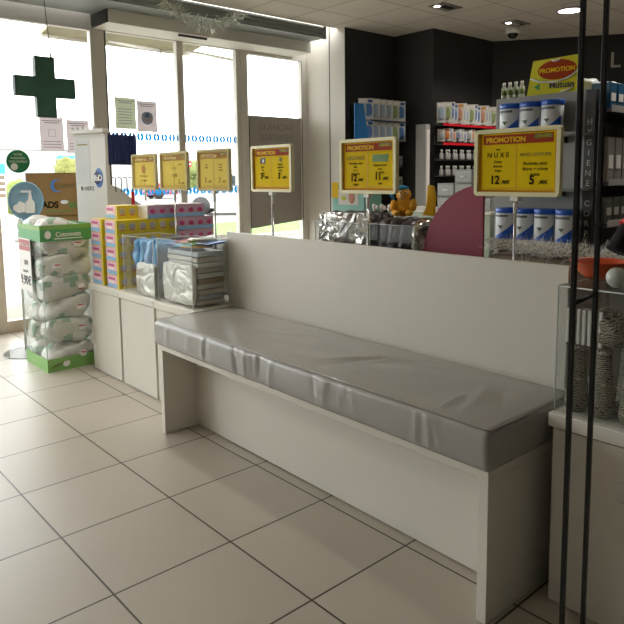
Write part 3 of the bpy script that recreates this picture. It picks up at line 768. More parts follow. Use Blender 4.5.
# ------------------------------------------------------------------ tissue cartons
tp = dict(y=mat('tissue_yellow', 'd9c22a', .45, var=.03), p=mat('tissue_pink', 'e3b3bd', .45, var=.03), pk=mat('tissue_mauve', 'c49fb4', .45), b=mat('tissue_blue', '86b7dc', .45), mg=mat('tissue_magenta', 'c2447e', .45), g=mat('tissue_grey', 'b3ab9f', .45), w=M['paper'])
def tissue(kind):
    e = empty('tissue_carton', (0, 0, 0), '', 'tissue carton', 'tissue cartons on the left cabinet')
    w, d, h = .176, .145, .0885
    b = MB().box(0, w, 0, d, 0, h, tp['y'] if kind == 'y' else (tp['pk'] if kind == 'm' else tp['w']), .0015)
    if kind == 'y':
        b.box(.002, w - .03, -.0006, .0, .002, h - .002, tp['p']).box(.002, w - .03, -.001, -.0006, .004, .028, tp['b']).box(.02, w - .06, -.001, -.0006, .055, .07, tp['mg'])
        b.box(.03, w - .07, -.0012, -.0006, .036, .046, tp['w'])
        for k in range(2):
            b.blob((w, .036 + k * .072, .05), .0015, .024, .02, tp['g'], 8); b.box(w, w + .0008, .018 + k * .072, .054 + k * .072, .022, .028, tp['mg'])
    else:
        if kind == 'w': b.box(w, w + .0006, 0, d, .0, h, tp['pk'])
        b.box(w + .0006, w + .0012, .0, d, .004, .026, tp['b'])
        for k in range(2): b.blob((w + .001, .036 + k * .072, .048), .0012, .020, .016, tp['mg'], 8)
        b.box(.004, w - .004, -.0006, 0, .004, h - .004, tp['w'])
    b.done('carton', e)
    return e
ty = tissue('y'); tw = tissue('w'); tmv = tissue('m')
first = True
xs_ = [(.235, 'left'), (.465, 'right')]
dn = ['front', 'middle', 'third deep', 'fourth deep', 'rearmost']
for xi, (x, nm) in enumerate(xs_):
    for r in range(5):
        for d in range(5 if xi else 2):
            if xi and d > 2: k_ = tmv
            else: k_ = ty
            lb = '%s tissue carton, %s column, %s row up, %s' % ('mauve' if k_ is tmv else 'yellow and pink', nm, ORD[r], dn[d])
            loc = (x, .115 + d * .1465, CT + .001 + r * .0895)
            if 'placed' not in k_: k_.location = loc; k_['label'] = lb; k_['placed'] = 1
            else: dup(k_, loc, lb)
zt2 = CT + .001 + 5 * .0895
dup(ty, (.33, .185, zt2), 'single yellow carton lying on top of the yellow stack')
tw.location = (.465, .335, zt2); tw['label'] = 'white ended mauve carton on top of the stack, nearest the camera'
dup(tw, (.465, .4815, zt2), 'white ended mauve carton on top of the stack, in the middle')
dup(tw, (.465, .628, zt2), 'white ended mauve carton on top of the stack, farthest back')
for o in COL.objects:
    if 'placed' in o: del o['placed']

# ------------------------------------------------------------------ clear boxes on the left cabinets
acrylic_box((.72, .115, CT), .40, .24, .36, 'clear box holding pale blue bags')
acrylic_box((1.165, .115, CT), .385, .235, .37, 'clear box of magazines and silver packs at the left end of the bench')
def foilmat(name, c, metal, rough, st=.9, sc=9):
    m = mat(name, c, rough, metal, var=.1, nscale=6); nt = m.node_tree; b = nt.nodes['Principled BSDF']
    tc = nt.nodes.new('ShaderNodeTexCoord'); ns_ = nt.nodes.new('ShaderNodeTexNoise'); ns_.inputs['Scale'].default_value = 5
    va = nt.nodes.new('ShaderNodeVectorMath'); va.operation = 'MULTIPLY_ADD'; va.inputs[1].default_value = (.35, .35, .35)
    nt.links.new(tc.outputs['Object'], ns_.inputs['Vector']); nt.links.new(ns_.outputs['Color'], va.inputs[0]); nt.links.new(tc.outputs['Object'], va.inputs[2])
    vo = nt.nodes.new('ShaderNodeTexVoronoi'); vo.feature = 'DISTANCE_TO_EDGE'; vo.inputs['Scale'].default_value = sc; nt.links.new(va.outputs[0], vo.inputs['Vector'])
    bp = nt.nodes.new('ShaderNodeBump'); bp.inputs['Strength'].default_value = st; bp.inputs['Distance'].default_value = .06
    nt.links.new(vo.outputs['Distance'], bp.inputs['Height']); nt.links.new(bp.outputs[0], b.inputs['Normal']); return m
foil = foilmat('silver_foil', 'cfcbc6', .85, .22); _ = mat('silver_foil', 'c3bfba', .28, .75, var=.12, nscale=7, bump=.9, bscale=14)
foil_w = foilmat('white_foil', 'd8d4cb', .25, .35, .5, 7)
bluef = mat('blue_film', '5ea7dc', .3, var=.2, nscale=8, bump=.6, bscale=20)
def crumple(c, rx, ry, rz, m, seed, e=.3, amp=.02, fr=14, n=16):
    return MB().blob(c, rx, ry, rz, m, n, e, amp, fr, seed=seed)
def thing_mesh(b, name, label, cat, group=None):
    return tag(b.done(name), label, cat, group)
for k in range(4):
    thing_mesh(crumple((.80 + k * .082, .24, CT + .235), .038, .09, .10, bluef, k, .5, .03), 'plastic_bag', 'crumpled pale blue plastic bag in the clear box, %s from the left' % ORD[k], 'bag', 'blue bags')
thing_mesh(crumple((.98, .14, CT + .105), .120, .014, .10, foil_w, 21, .25, .012, 20), 'foil_pack', 'flat silvery pack in front of the blue bags', 'pack')
thing_mesh(crumple((.92, .25, CT + .065), .17, .07, .06, mat('grey_film', 'a9a49a', .4, bump=.4), 22, .4, .012, 20), 'plastic_bag', 'grey bag under the pale blue bags', 'bag')
thing_mesh(crumple((1.36, .142, CT + .125), .172, .014, .112, foil_w, 23, .22, .012, 18), 'foil_pack', 'large flat silvery pack at the front of the magazine box', 'pack')
cols = ['d5cfc4', 'b9c2c9', 'cdc7bb', 'd9d5cc', 'a8947c', 'cfd3cf', 'c2b8ad', 'd8d8d4']
for k in range(10):
    x0 = 1.19 + random.uniform(0, .02)
    thing_mesh(MB().box(x0, x0 + .33, .165, .335, CT + .012 + .030 * k, CT + .0385 + .030 * k, mat('mag_%d' % (k % 8), cols[k % 8], .4, var=.1, nscale=20), .003), 'magazine_bundle', 'flat wrapped magazine bundle in the clear box, %s from the bottom' % ORD[k], 'magazine', 'wrapped magazine bundles')
cc = ['2a57a8', 'c23b2e', 'e4e0d6', '46a0b8', '6f9f4a', 'dcd8ce', 'd8a52a', '31407a']
for k in range(9):
    R_ = Matrix.Translation((1.225 + .033 * k, .215 + .045 * ((k * 4) % 3), CT + .330 + .012 * (k % 3) + .004 * (k % 2))) @ Matrix.Rotation(random.uniform(-.9, .9), 4, 'Z') @ Matrix.Rotation(random.uniform(-.2, .2), 4, 'X')
    thing_mesh(MB().box(-.07, .07, -.045, .045, -.004, .004, mat('mag2_%s' % cc[k % 8], cc[k % 8], .35, var=.2, nscale=30), .001, R=R_), 'magazine', '%s coloured leaflet heap item on top of the magazine box' % ['blue', 'red', 'white', 'teal', 'green', 'pale', 'yellow', 'navy', 'cobalt'][k], 'magazine', 'loose leaflets on the magazine box')
for k in range(5):
    thing_mesh(crumple((1.00 + k * .13, .60 + .04 * (k % 2), CT + .175), .062, .12, .168, mat('clear_white_film', 'c5c2bb', .3, var=.1, bump=.6, bscale=14), 40 + k, .45, .03, 12), 'cotton_bag', 'white plastic bag behind the magazine box, %s from the left' % ORD[k], 'bag', 'white bags behind the magazines')

# ------------------------------------------------------------------ foil packs behind the bench back
acrylic_box((2.17, .455, CT), .36, .25, .50, 'clear box of silver foil packs behind the bench back')
acrylic_box((2.545, .455, CT), .26, .37, .50, 'clear box with dark grey packs left of the wine coloured panel')
fp = crumple((2.35, .478, CT + .43), .165, .014, .115, foil, 31, .2, .016, 16, 20)
thing_mesh(fp, 'foil_pack', 'silver foil pack with envelope like folds before the pillar', 'pack')
thing_mesh(MB().box(2.19, 2.51, .50, .695, CT + .01, CT + .40, mat('carton_grey', '6e6b6c', .5)), 'storage_carton', 'grey carton behind the silver foil pack', 'carton')
dkf = foilmat('dark_foil', '5f5a62', .55, .38, .6, 7)
for k in range(4):
    thing_mesh(crumple((2.435, .54 + k * .078 - .0, CT + .47) if False else (2.35, .52 + k * .046, CT + .475), .155, .020, .065, dkf, 50 + k, .35, .014, 16), 'foil_pack', 'dark grey foil pack lying behind the silver one, %s back' % ORD[k], 'pack', 'dark foil packs')
for k in range(4):
    thing_mesh(crumple((2.577 + k * .065, .64, CT + .265), .030, .155, .255, dkf if k != 3 else foil, 60 + k, .35, .016, 12), 'foil_pack', 'upright grey foil pack below the orange soft toy, %s from the left' % ORD[k], 'pack', 'upright foil packs')
# teal nappy box
e = empty('baby_wipes_box', (1.99, .68, CT + .0), 'mint and yellow baby care box behind the silver foil pack', 'box')
mint = mat('mint_card', '8fc9bd', .5, var=.04)
MB().box(0, .24, .17, .30, 0, .68, mint, .002).box(-.001, .05, .169, .171, .60, .683, 'yellow').box(.05, .20, .1685, .1702, .565, .645, 'paper').blob((.15, .168, .605), .022, .003, .034, mat('skin_print', 'c98a6a', .5), 10).blob((.09, .168, .60), .02, .002, .012, mat('lime', 'b5c62a', .5), 8).done('box_body', e)
e.location = (2.02, .545, CT)
# orange soft toy
tz = CT + .53
pl = empty('plush_toy', (2.605, .62, tz), 'orange soft toy with a blue cap sitting by a yellow holder', 'soft toy', rz=math.radians(35))
plm = mat('plush_orange', 'fcbc48', .95, var=.1, nscale=30, bump=.6, bscale=120)
b = MB().blob((0, 0, .04), .042, .036, .045, plm, 12, 1, .004, 30).blob((-.045, -.02, .045), .016, .02, .03, plm, 10).blob((.045, -.02, .05), .018, .02, .03, plm, 10).blob((-.03, -.045, .015), .018, .03, .015, plm, 10).blob((.03, -.045, .015), .018, .03, .015, plm, 10)
b.blob((0, -.005, .098), .034, .032, .033, plm, 14); b.done('body', pl)
MB().blob((-.008, -.034, .09), .018, .016, .014, mat('plush_cream', 'eec890', .95), 10).done('muzzle', pl)
for s_ in (-1, 1): MB().blob((s_ * .013, -.034, .108), .006, .004, .007, 'paper', 8).blob((s_ * .012, -.038, .107), .003, .002, .004, 'dark', 6).done('eye', pl)
bc = mat('cap_blue', '2f8fd0', .8); MB().blob((-.01, .0, .125), .034, .03, .016, bc, 12).tube([(-.03, 0, .13), (-.052, 0, .12), (-.056, 0, .095), (-.045, 0, .075)], [.014, .012, .01, .006], bc, 8).done('cap', pl)
e = empty('yellow_holder', (2.67, .69, tz), 'yellow curved card holder right of the orange soft toy', 'holder')
ym = mat('holder_yellow', 'f4c41c', .5)
MB().poly([(-.012, 0, 0), (.05, 0, 0), (.052, 0, .09), (.042, 0, .135), (.026, 0, .14), (.02, 0, .10), (.012, 0, .04)], (0, .02, 0), ym).poly([(-.02, .03, 0), (.0, .03, 0), (.012, .03, .08), (.006, .03, .14), (-.006, .03, .14), (-.012, .03, .06)], (0, .015, 0), ym).done('curved_plates', e)
for k in range(3):
    b = MB().tube([(0, 0, 0), (0, 0, .02)], .007, 'white', 8).blob((0, 0, .028), .013, .008, .011, 'white', 8).blob((.018, 0, .02), .009, .006, .012, 'paper', 8)
    o = thing_mesh(b, 'baby_pacifier', 'small white pacifier left of the orange soft toy, %s from the left' % ORD[k], 'pacifier', 'white pacifiers'); o.location = (2.40 + k * .05, .64, CT + .541)
# wine coloured quarter disc
b = MB(); pts = [(3.115, .50, CT + .001)] + [(3.115 - .30 * math.cos(a), .50, .955 + .33 * math.sin(a)) for a in [PI / 2 - PI / 2 * i / 24 for i in range(25)]] + [(2.815, .50, CT + .001)]
wm = mat('wine_panel', '8c2640', .55, var=.03)
thing_mesh(b.poly(pts, (0, .012, 0), wm), 'quarter_disc_panel', 'wine coloured quarter disc panel behind the bench back', 'panel')
# feathery garland along the top behind the back panel
gb = MB(); rnd = random.Random(9); gm1 = mat('feather_white', 'f2eee6', .6, var=.2, nscale=20); gm2 = mat('feather_tan', '9c9082', .8, var=.2)
thing_mesh(MB().box(3.13, 3.60, .52, .83, CT + .001, CT + .40, mat('carton_tan', '8a7a68', .7)), 'storage_carton', 'carton under the white feathery garland behind the bench back', 'carton')
gp = [Vector((3.14 + .62 * i / 30, .57 + .02 * math.sin(i * .4), CT + .425 + .004 * math.sin(i * .9))) for i in range(31)]
gb.tube(gp, .02, gm2, 8)
for i in range(1500):
    t = rnd.random(); p = gp[int(t * 30)] + Vector((0, rnd.uniform(-.08, .08), rnd.uniform(-.01, .01)))
    d = Vector((rnd.gauss(0, .7), rnd.gauss(0, .6), rnd.gauss(.45, .55))).normalized() * rnd.uniform(.03, .068)
    if p.y + d.y < .395: d.y = abs(d.y)
    w = d.cross(Vector((rnd.random(), rnd.random(), rnd.random()))).normalized() * .0013
    gb.quad([p - w, p + w, p + d + w * .3, p + d - w * .3], gm1)
thing_mesh(gb, 'feather_garland', 'white feathery garland lying along the top behind the bench back', 'garland')

# ------------------------------------------------------------------ right case with patterned soft goods
rc = acrylic_box((3.64, .115, CT), .60, .30, .385, 'clear case of grey patterned soft goods on the right cabinet')
MB().box(.0, .6, .0, .3, .385, .389, acr).done('lid', rc)
acrylic_box((4.28, .115, CT), .60, .30, .385, 'clear case on the cabinet at the right edge')
def zebra(name, a, c_):
    m = bpy.data.materials.new(name); m.use_nodes = True; nt = m.node_tree; bb = nt.nodes['Principled BSDF']
    tc = nt.nodes.new('ShaderNodeTexCoord'); wv = nt.nodes.new('ShaderNodeTexWave'); wv.inputs['Scale'].default_value = 55; wv.inputs['Distortion'].default_value = 14; wv.inputs['Detail'].default_value = 3; wv.bands_direction = 'Z'
    nt.links.new(tc.outputs['Object'], wv.inputs['Vector'])
    cr_ = nt.nodes.new('ShaderNodeValToRGB'); cr_.color_ramp.elements[0].color = (*hx(a), 1); cr_.color_ramp.elements[1].color = (*hx(c_), 1); cr_.color_ramp.elements[0].position = .35; cr_.color_ramp.elements[1].position = .7
    nt.links.new(wv.outputs['Fac'], cr_.inputs[0]); nt.links.new(cr_.outputs[0], bb.inputs['Base Color']); bb.inputs['Roughness'].default_value = .9
    return m
zb = zebra('speckled_knit', '3b362e', 'a39a86')
zb2 = zebra('speckled_knit_pale', '5a5245', 'bdb39e')
def soft_boot():
    e = empty('patterned_slipper', (0, 0, 0), '', 'slipper', 'grey patterned slippers in the right clear case')
    b = MB().tube([(0, 0, .0), (0, 0, .02), (.002, .0, .08), (-.002, 0, .14), (0, 0, .185), (0, 0, .2)], [.026, .034, .031, .024, .021, .012], zb, 14)
    b.done('leg_tube', e)
    MB().blob((0, .035, .018), .026, .05, .018, zb, 10, .9).done('toe', e)
    MB().blob((0, 0, .196), .023, .023, .012, zb2, 10).done('cuff', e)
    return e
sb = soft_boot(); n_ = 0
for j, yy in enumerate((.165, .29)):
    for k in range(7):
        loc = (3.682 + k * .082 + (.02 if j else 0), yy, CT + .002); lb = 'grey patterned slipper standing in the %s row of the right case, %s from the left' % (['front', 'back'][j], ORD[k])
        if n_ == 0: sb.location = loc; sb['label'] = lb
        else: dup(sb, loc, lb, rz=random.uniform(-.3, .3))
        n_ += 1
for k in range(5):
    thing_mesh(crumple((3.775 + k * .105, .20 + .10 * (k % 2), CT + .262), .060, .075, .05, zb2 if k % 2 else zb, 70 + k, .8, .03, 18), 'folded_slipper', 'grey patterned slipper lying across the others, %s from the left' % ORD[k], 'slipper', 'lying patterned slippers')
e = empty('slatted_rack', (3.66, .37, CT + .19), 'small white slatted rack in the left of the right clear case', 'rack')
MB().box(0, .12, .03, .036, -.01, .11, mat('slat_back', '6a5f58', .6)).done('back_plate', e)
for k in range(7): MB().box(.004 + k * .0165, .013 + k * .0165, .02, .03, .0, .105, 'white', .001).done('slat', e)
e.location = (3.65, .122, CT + .212)
# riser carrying bowl, ball and toy behind the case
thing_mesh(MB().box(3.64, 4.24, .46, .84, CT + .001, CT + .40, mat('riser_grey', '8f877d', .6), .003), 'display_riser', 'grey riser behind the right clear case under the garland end', 'riser')
RZ = CT + .390
e = empty('orange_bowl', (3.60, .56, RZ), 'orange plastic bowl standing on the right clear case', 'bowl')
e.location = (3.668, .315, RZ)
om = mat('bowl_orange', 'd2562a', .35)
MB().lathe([(.04, 0), (.062, .02), (.085, .052), (.090, .055), (.083, .052), (.06, .02), (.04, .006)], (0, 0, 0), om, 32).done('bowl_shell', e)
thing_mesh(MB().blob((3.79, .165, RZ + .030), .030, .030, .030, mat('pearl_white', 'b9bdb4', .2), 16), 'pearly_ball', 'pearly white ball before the orange bowl', 'ball')
thing_mesh(MB().blob((3.87, .19, RZ + .032), .032, .032, .032, mat('pearl_green', '7fa894', .25), 16), 'pearly_ball', 'pale green ball right of the pearly white ball', 'ball')
pg = empty('plush_toy', (3.862, .31, RZ), 'black soft toy with a red band at the right edge', 'soft toy', rz=math.radians(20))
blk = mat('plush_black', '0f0e0e', .9, bump=.4, bscale=90)
MB().blob((0, 0, .12), .075, .065, .12, blk, 16).blob((0, 0, .27), .055, .05, .055, blk, 14).tube([(-.05, -.02, .20), (-.10, -.05, .16), (-.125, -.07, .10)], [.028, .026, .03], blk, 10).tube([(.05, -.02, .20), (.10, -.05, .16), (.12, -.07, .10)], [.028, .026, .03], blk, 10).blob((-.03, -.03, .01), .035, .05, .012, blk, 10).blob((.03, -.03, .01), .035, .05, .012, blk, 10).done('body', pg)
MB().tube([(-.078, -.032, .185), (-.10, -.045, .165)], .031, 'red', 12).done('red_band', pg)
MB().blob((0, -.045, .13), .045, .03, .08, 'paper', 12).done('white_chest', pg)
MB().tube([(-.055, -.03, .21), (-.05, -.045, .28)], [.018, .012], 'paper', 8).done('white_ribbon', pg)

# ------------------------------------------------------------------ black display posts close to the camera
fr = empty('metal_display_frame', (4.014, -.495, 0), 'tall black metal frame of two posts close to the camera at right', 'display frame')
pA, pB = Vector((.007, -.060, 0)), Vector((-.007, .060, 0))
for p in (pA, pB): MB().box(p.x - .0045, p.x + .0045, p.y - .0045, p.y + .0045, 0.012, 2.6, 'post', .001).done('post', fr)
MB().box(-.004, .004, -.056, .056, 1.082, 1.092, 'post').done('crossbar', fr) if False else MB().tube([pA + Vector((0, 0, 1.087)), pB + Vector((0, 0, 1.087))], .0045, 'post', 8).done('crossbar', fr)
MB().tube([pA + Vector((0, 0, 2.595)), pB + Vector((0, 0, 2.595))], .005, 'post', 8).done('top_bar', fr)
MB().box(-.03, .03, -.10, .10, 0, .012, 'post', .002).done('foot_plate', fr)

# ------------------------------------------------------------------ back: gondola with tins
gm_ = mat('gondola_grey', '8f8d8b', .55, var=.03); gdk = mat('gondola_dark', '2a2827', .5)
gd = empty('shelving_gondola', (2.18, 2.02, 0), 'grey shelving gondola end with blue tins and a black lettered post', 'shelving')
MB().box(0, .62, 0, .03, 0, 1.80, gm_, .002).done('end_panel', gd)
MB().box(.30, .34, .03, 2.6, 0, 1.80, gm_).done('centre_panel', gd)
MB().box(.0, .7, .03, 2.6, 0, .12, gdk).done('plinth', gd)
gs = clear('shelf_glass', (.55, .72, .7), .15, .05, .3)
for z, nm in ((.920, 'lam'), (1.235, None), (1.555, None)):
    MB().box(.06, .63, -.20, 0, z - .014, z, mat('shelf_grey', '96938e', .4) if nm else gs).done('shelf', gd)
for k, z in enumerate((1.225, 1.54)): MB().poly([(.48, -.16, z), (.48, 0, z), (.48, 0, z - .04)], (.008, 0, 0), gdk).done('bracket', gd)
MB().box(.592, .655, -.005, .03, 0, 1.80, gdk, .002).done('black_post', gd)
b = MB()
for k, ch in enumerate('HYGIENE CORPS'):
    if ch != ' ': b.text(ch, .048, at(.623, -.0065, 1.60 - k * .0585), mat('post_letter', 'a9a7a2', .6))
b.done('lettering', gd)
# side shelves facing +x with goods
for i, z in enumerate((.25, .62, 1.03, 1.27, 1.69)):
    MB().box(.34, .72, .05, 2.6, z - .02, z, gdk).box(.72, .726, .05, 2.6, z - .02, z + .018, mat('price_rail', 'a8a6a2', .5)).done('side_shelf', gd)
goods = [('2f83b8', 'blue'), ('275a7c', 'dark blue'), ('6f736f', 'grey'), ('33705f', 'teal'), ('8f8c86', 'pale grey')]
def good(c, h): 
    e = empty('toiletry_box', (0, 0, 0), '', 'box', 'boxed goods on the long side of the gondola')
    MB().box(0, .11, 0, .085, 0, h, mat('goods_' + c, c, .4, var=.12, nscale=25), .003).box(.1105, .112, .012, .07, h * .3, h * .6, 'paper').done('carton', e)
    return e
protos = []
shelfz = [(.62, .24, 'lowest visible'), (1.03, .15, 'middle'), (1.27, .26, 'upper'), (1.69, .15, 'topmost')]
for si, (z, h, nm) in enumerate(shelfz):
    for k in range(12):
        c, cn_ = goods[(si * 2 + k // 3) % 5]
        loc = (2.18 + .585, 2.10 + k * .1, z + .001); lb = '%s toiletry box on the %s side shelf, %s from the near end' % (cn_, nm, ORD[k])
        key = (c, h)
        pr_ = next((p for kk, p in protos if kk == key), None)
        if pr_ is None:
            pr_ = good(c, h); protos.append((key, pr_)); pr_.location = loc; pr_['label'] = lb
        else: dup(pr_, loc, lb)
def tin():
    e = empty('milk_tin', (0, 0, 0), '', 'tin', 'blue and white tins on the gondola end')
    r = .064
    MB().lathe([(r - .002, 0), (r, .004), (r, .162), (r - .002, .165)], (0, 0, 0), mat('tin_white', 'c9ccd0', .35, var=.02), 32).done('can', e)
    MB().lathe([(r + .001, .162), (r + .003, .166), (r + .003, .190), (r - .001, .194)], (0, 0, 0), 'blue', 32).done('lid', e)
    b = MB(); n = 24
    for i in range(n):   # blue sweep on the lower right of the label, wrapped round the can
        a0 = -PI * .92 + i * (PI * .84) / n; a1 = a0 + PI * .84 / n
        def hgt(a): t = (a + PI * .92) / (PI * .84); return .004 + .10 * t ** 1.6
        rr = r + .0007
        p = lambda a, z: (rr * math.cos(a), rr * math.sin(a), z)
        b.quad([p(a0, .004), p(a1, .004), p(a1, hgt(a1)), p(a0, hgt(a0))], M['blue'])
    for i in range(12):
        a0 = -PI * .78 + i * (PI * .5) / 12; a1 = a0 + PI * .5 / 12; rr = r + .0007
        b.quad([(rr * math.cos(a0), rr * math.sin(a0), .138), (rr * math.cos(a1), rr * math.sin(a1), .138), (rr * math.cos(a1), rr * math.sin(a1), .152), (rr * math.cos(a0), rr * math.sin(a0), .152)], mat('tin_ink', '5a6068', .5))
    b.poly([(-.018, -r - .001, .085), (.018, -r - .001, .085), (.0, -r - .001, .062)], (0, -.001, 0), mat('tin_green', '3c5230', .5))
    b.text('2', .03, at(-.034, -r + .0095, .04), M['blue']) if False else None
    b.done('label_print', e)
    return e
tn_ = tin(); nm_ = 0
for row, z, xs2 in (('lower', .921, [2.33, 2.462, 2.594, 2.730]), ('upper', 1.556, [2.345, 2.48, 2.62])):
    for k, x in enumerate(xs2):
        loc = (x, 1.925, z); lb = 'blue lidded tin on the %s shelf of the gondola end, %s from left' % (row, ORD[k])
        if nm_ == 0: tn_.location = loc; tn_['label'] = lb
        else: dup(tn_, loc, lb)
        nm_ += 1
MB().box(.30, .36, -.205, -.2005, .880, .918, 'paper').box(.315, .345, -.206, -.205, .888, .908, 'dark').done('price_label', gd)
# sign on the gondola top
e = empty('gondola_top_sign', (2.55, 2.035, 1.80), 'yellow sign with a red oval standing on the gondola', 'sign', rz=math.radians(6))
MB().poly([(-.155, 0, .0), (.165, 0, .0), (.185, 0, .215), (-.12, 0, .205)], (0, .004, 0), mat('promo_lime', 'd2cb0c', .3)).box(-.1, .12, .002, .05, 0, .006, 'white').done('board', e)
b = MB().blob((.03, -.0005, .14), .118, .0025, .058, 'brick', 20); b.text('PROMOTION', .036, at(.03, -.0036, .127), 'yellow', bold=.001, sx=1.0)
b.text('Mutuan', .05, at(.06, -.0016, .033), 'dark', bold=.0015).poly([(-.11, 0, .048), (-.075, 0, .07), (-.075, 0, .026)], (0, -.002, 0), 'green')
b.done('lettering', e)
b = MB()
for (x0, z0, x1, z1) in ((-.13, .10, -.02, .07), (-.02, .07, .08, .08), (.08, .08, .16, .125), (.0, .195, .05, .20), (.06, .008, .13, .03)):
    b.tube([(x0, -.006, z0), ((x0 + x1) / 2, -.009, (z0 + z1) / 2 - .008), (x1, -.006, z1)], .005, mat('film_gloss', 'e3e6e6', .15), 6)
b.done('film_folds', e)
# small bottles and packets on the gondola top
def small_bottle():
    e = empty('small_bottle', (0, 0, 0), '', 'bottle', 'small bottles on top of the gondola')
    MB().lathe([(.016, 0), (.017, .004), (.017, .06), (.009, .075), (.008, .082)], (0, 0, 0), mat('bottle_glass', 'b9bda8', .15), 16).done('bottle_body', e)
    MB().lathe([(.010, .08), (.010, .098)], (0, 0, 0), 'white', 14).done('cap', e)
    MB().lathe([(.0176, .018), (.0176, .05)], (0, 0, 0), mat('bottle_label', '6f7d4a', .5), 16).done('bottle_label', e)
    return e
sbt = small_bottle()
for k in range(4):
    loc = (2.225 + k * .042, 2.036 + .012 * 0, 1.801); lb = 'small labelled bottle on the gondola top, %s from the left' % ORD[k]
    if k == 0: sbt.location = loc; sbt['label'] = lb
    else: dup(sbt, loc, lb)
pkm = mat('packet_white', 'c3c6c8', .3, var=.15, nscale=14, bump=.6)
for k in range(6):
    thing_mesh(crumple((2.65 + .0 * k, 2.22 + k * .17, 1.80 + .045), .09, .075, .042, pkm if k != 3 else mat('packet_teal', '2a6a86', .4), 90 + k, .5, .02, 18), 'plastic_packet', 'white plastic packet on top of the gondola, %s from the near end' % ORD[k], 'packet', 'packets on the gondola top')
thing_mesh(MB().box(2.53, 2.85, 2.09, 4.5, 1.802 - .0, 1.803, gm_), 'gondola_top_board', 'grey board on top of the gondola', 'board')

# low drawers and counter in the middle distance
e = empty('storage_counter', (1.05, 2.25, 0), 'pale counter carrying clear drawers in the middle distance', 'counter')
MB().box(0, .95, 0, .4, 0, 1.04, mat('counter_pale', 'a9b3a0', .5), .003).done('body', e)
MB().box(-.01, .96, -.01, .41, 1.04, 1.06, 'lam').done('top', e)
def drawer():
    e = empty('plastic_storage_box', (0, 0, 0), '', 'storage box', 'grey storage boxes on the pale counter')
    MB().box(0, .155, 0, .2, 0, .098, mat('drawer_grey', '8f8f8b', .4), .004).done('case', e)
    MB().box(.008, .147, -.003, 0, .01, .088, mat('drawer_front', 'a5a6a2', .3), .002).box(.055, .1, -.010, -.003, .045, .052, 'white').done('front', e)
    return e
dr = drawer(); i_ = 0
for (c, r) in ((0, 0), (0, 1), (1, 0), (1, 1), (1, 2), (2, 0), (2, 1), (2, 2)):
    loc = (1.50 + c * .16, 2.30, 1.061 + r * .10); lb = 'grey plastic storage box, %s column, %s from the counter' % (['left', 'middle', 'right'][c], ORD[r])
    if i_ == 0: dr.location = loc; dr['label'] = lb
    else: dup(dr, loc, lb)
    i_ += 1

# ------------------------------------------------------------------ blister packs on the black walls
def pack(name, c1, c2, w, h, label_c='paper'):
    e = empty(name, (0, 0, 0), '', 'product pack', None)
    cm = mat('card_' + c1, c1, .4, var=.08, nscale=30); bm_ = mat('item_' + c2, c2, .3, var=.15, nscale=30)
    MB().box(0, .004, -w / 2, w / 2, -h, 0, cm, .001).done('backing_card', e)
    MB().blob((.015, 0, -h * .55), .014, w * .36, h * .30, bm_, 8, .6).done('blister', e)
    MB().box(.0045, .006, -w * .4, w * .4, -h * .2, -h * .06, label_c if label_c == 'paper' else mat('lab_' + label_c, label_c, .5)).done('header_print', e)
    return e
kinds = [pack('blister_pack', 'd5d2cb', '9fb0bd', .105, .225), pack('blister_pack', 'cfc9bd', 'b98a76', .105, .225, 'c98b3a'),
         pack('blister_pack', 'd8d6d2', '4f78b0', .105, .225, '3b62a0'), pack('blister_pack', 'd3cfc2', '8c9a6a', .105, .225)]
small = [pack('blister_pack', 'cac7c1', '9f9f9f', .085, .14), pack('blister_pack', 'd3cfc6', 'c47a4a', .085, .14, 'c4622e'), pack('blister_pack', 'c9c9cc', '8088a0', .085, .14)]
used = set()
def put(p, loc, lb, grp, sc=1, rz=0):
    if p.name in used: o = dup(p, loc, lb, grp, rz=rz)
    else: used.add(p.name); p.location = loc; p['label'] = lb; p['group'] = grp; p.rotation_euler = (0, 0, rz); o = p
    return o
# side wall display (x = -0.05)
rk = empty('wall_pegboard', (-.05, 4.0, 0), 'black wall pegboard with red shelf lips left of the gondola', 'wall display')
MB().box(.001, .02, .215, 1.36, .3, 2.15, mat('peg_black', '1b1a1a', .6)).done('back_board', rk)
for z in (1.875, 1.665): MB().box(.02, .14, .215, 1.30, z - .012, z, gdk).box(.14, .145, .215, 1.30, z - .016, z + .010, 'red').done('shelf', rk)
for z in (1.49, 1.31, 1.11, .85): MB().box(.02, .14, .215, 1.36, z - .012, z, gdk).done('shelf', rk)
MB().box(.02, .028, .215, 1.36, .3, .84, gdk).done('lower_board', rk)
# geometry of the wall starts at y = 4.36: push the packs onto it
row_def = [(1.88 + .24, 14, kinds, 'top'), (1.675 + .155, 15, small, 'second')]
for (z, n, ks, nm) in row_def:
    for k in range(n):
        p = ks[(k * 7 + k // 3) % len(ks)]
        put(p, (-.05 + .065 + .012 * ((k * 5) % 3), 4.28 + k * (1.04 / n), z + .006 * ((k * 7) % 3)), 'blister pack in the %s row of the black side wall, %s from left' % (nm, ORD[k]), 'packs on the black side wall', rz=math.radians(-48))
def jar():
    e = empty('small_bottle', (0, 0, 0), '', 'bottle', 'small clear bottles on the black side wall')
    MB().lathe([(.020, 0), (.022, .006), (.022, .06), (.010, .075), (.010, .085)], (0, 0, 0), mat('clear_bottle', 'a3a39f', .2, var=.1), 14).done('bottle_body', e)
    MB().lathe([(.013, .083), (.013, .108)], (0, 0, 0), mat('cap_pale', 'c4c2bc', .4), 12).done('cap', e)
    return e
jr = jar(); i_ = 0
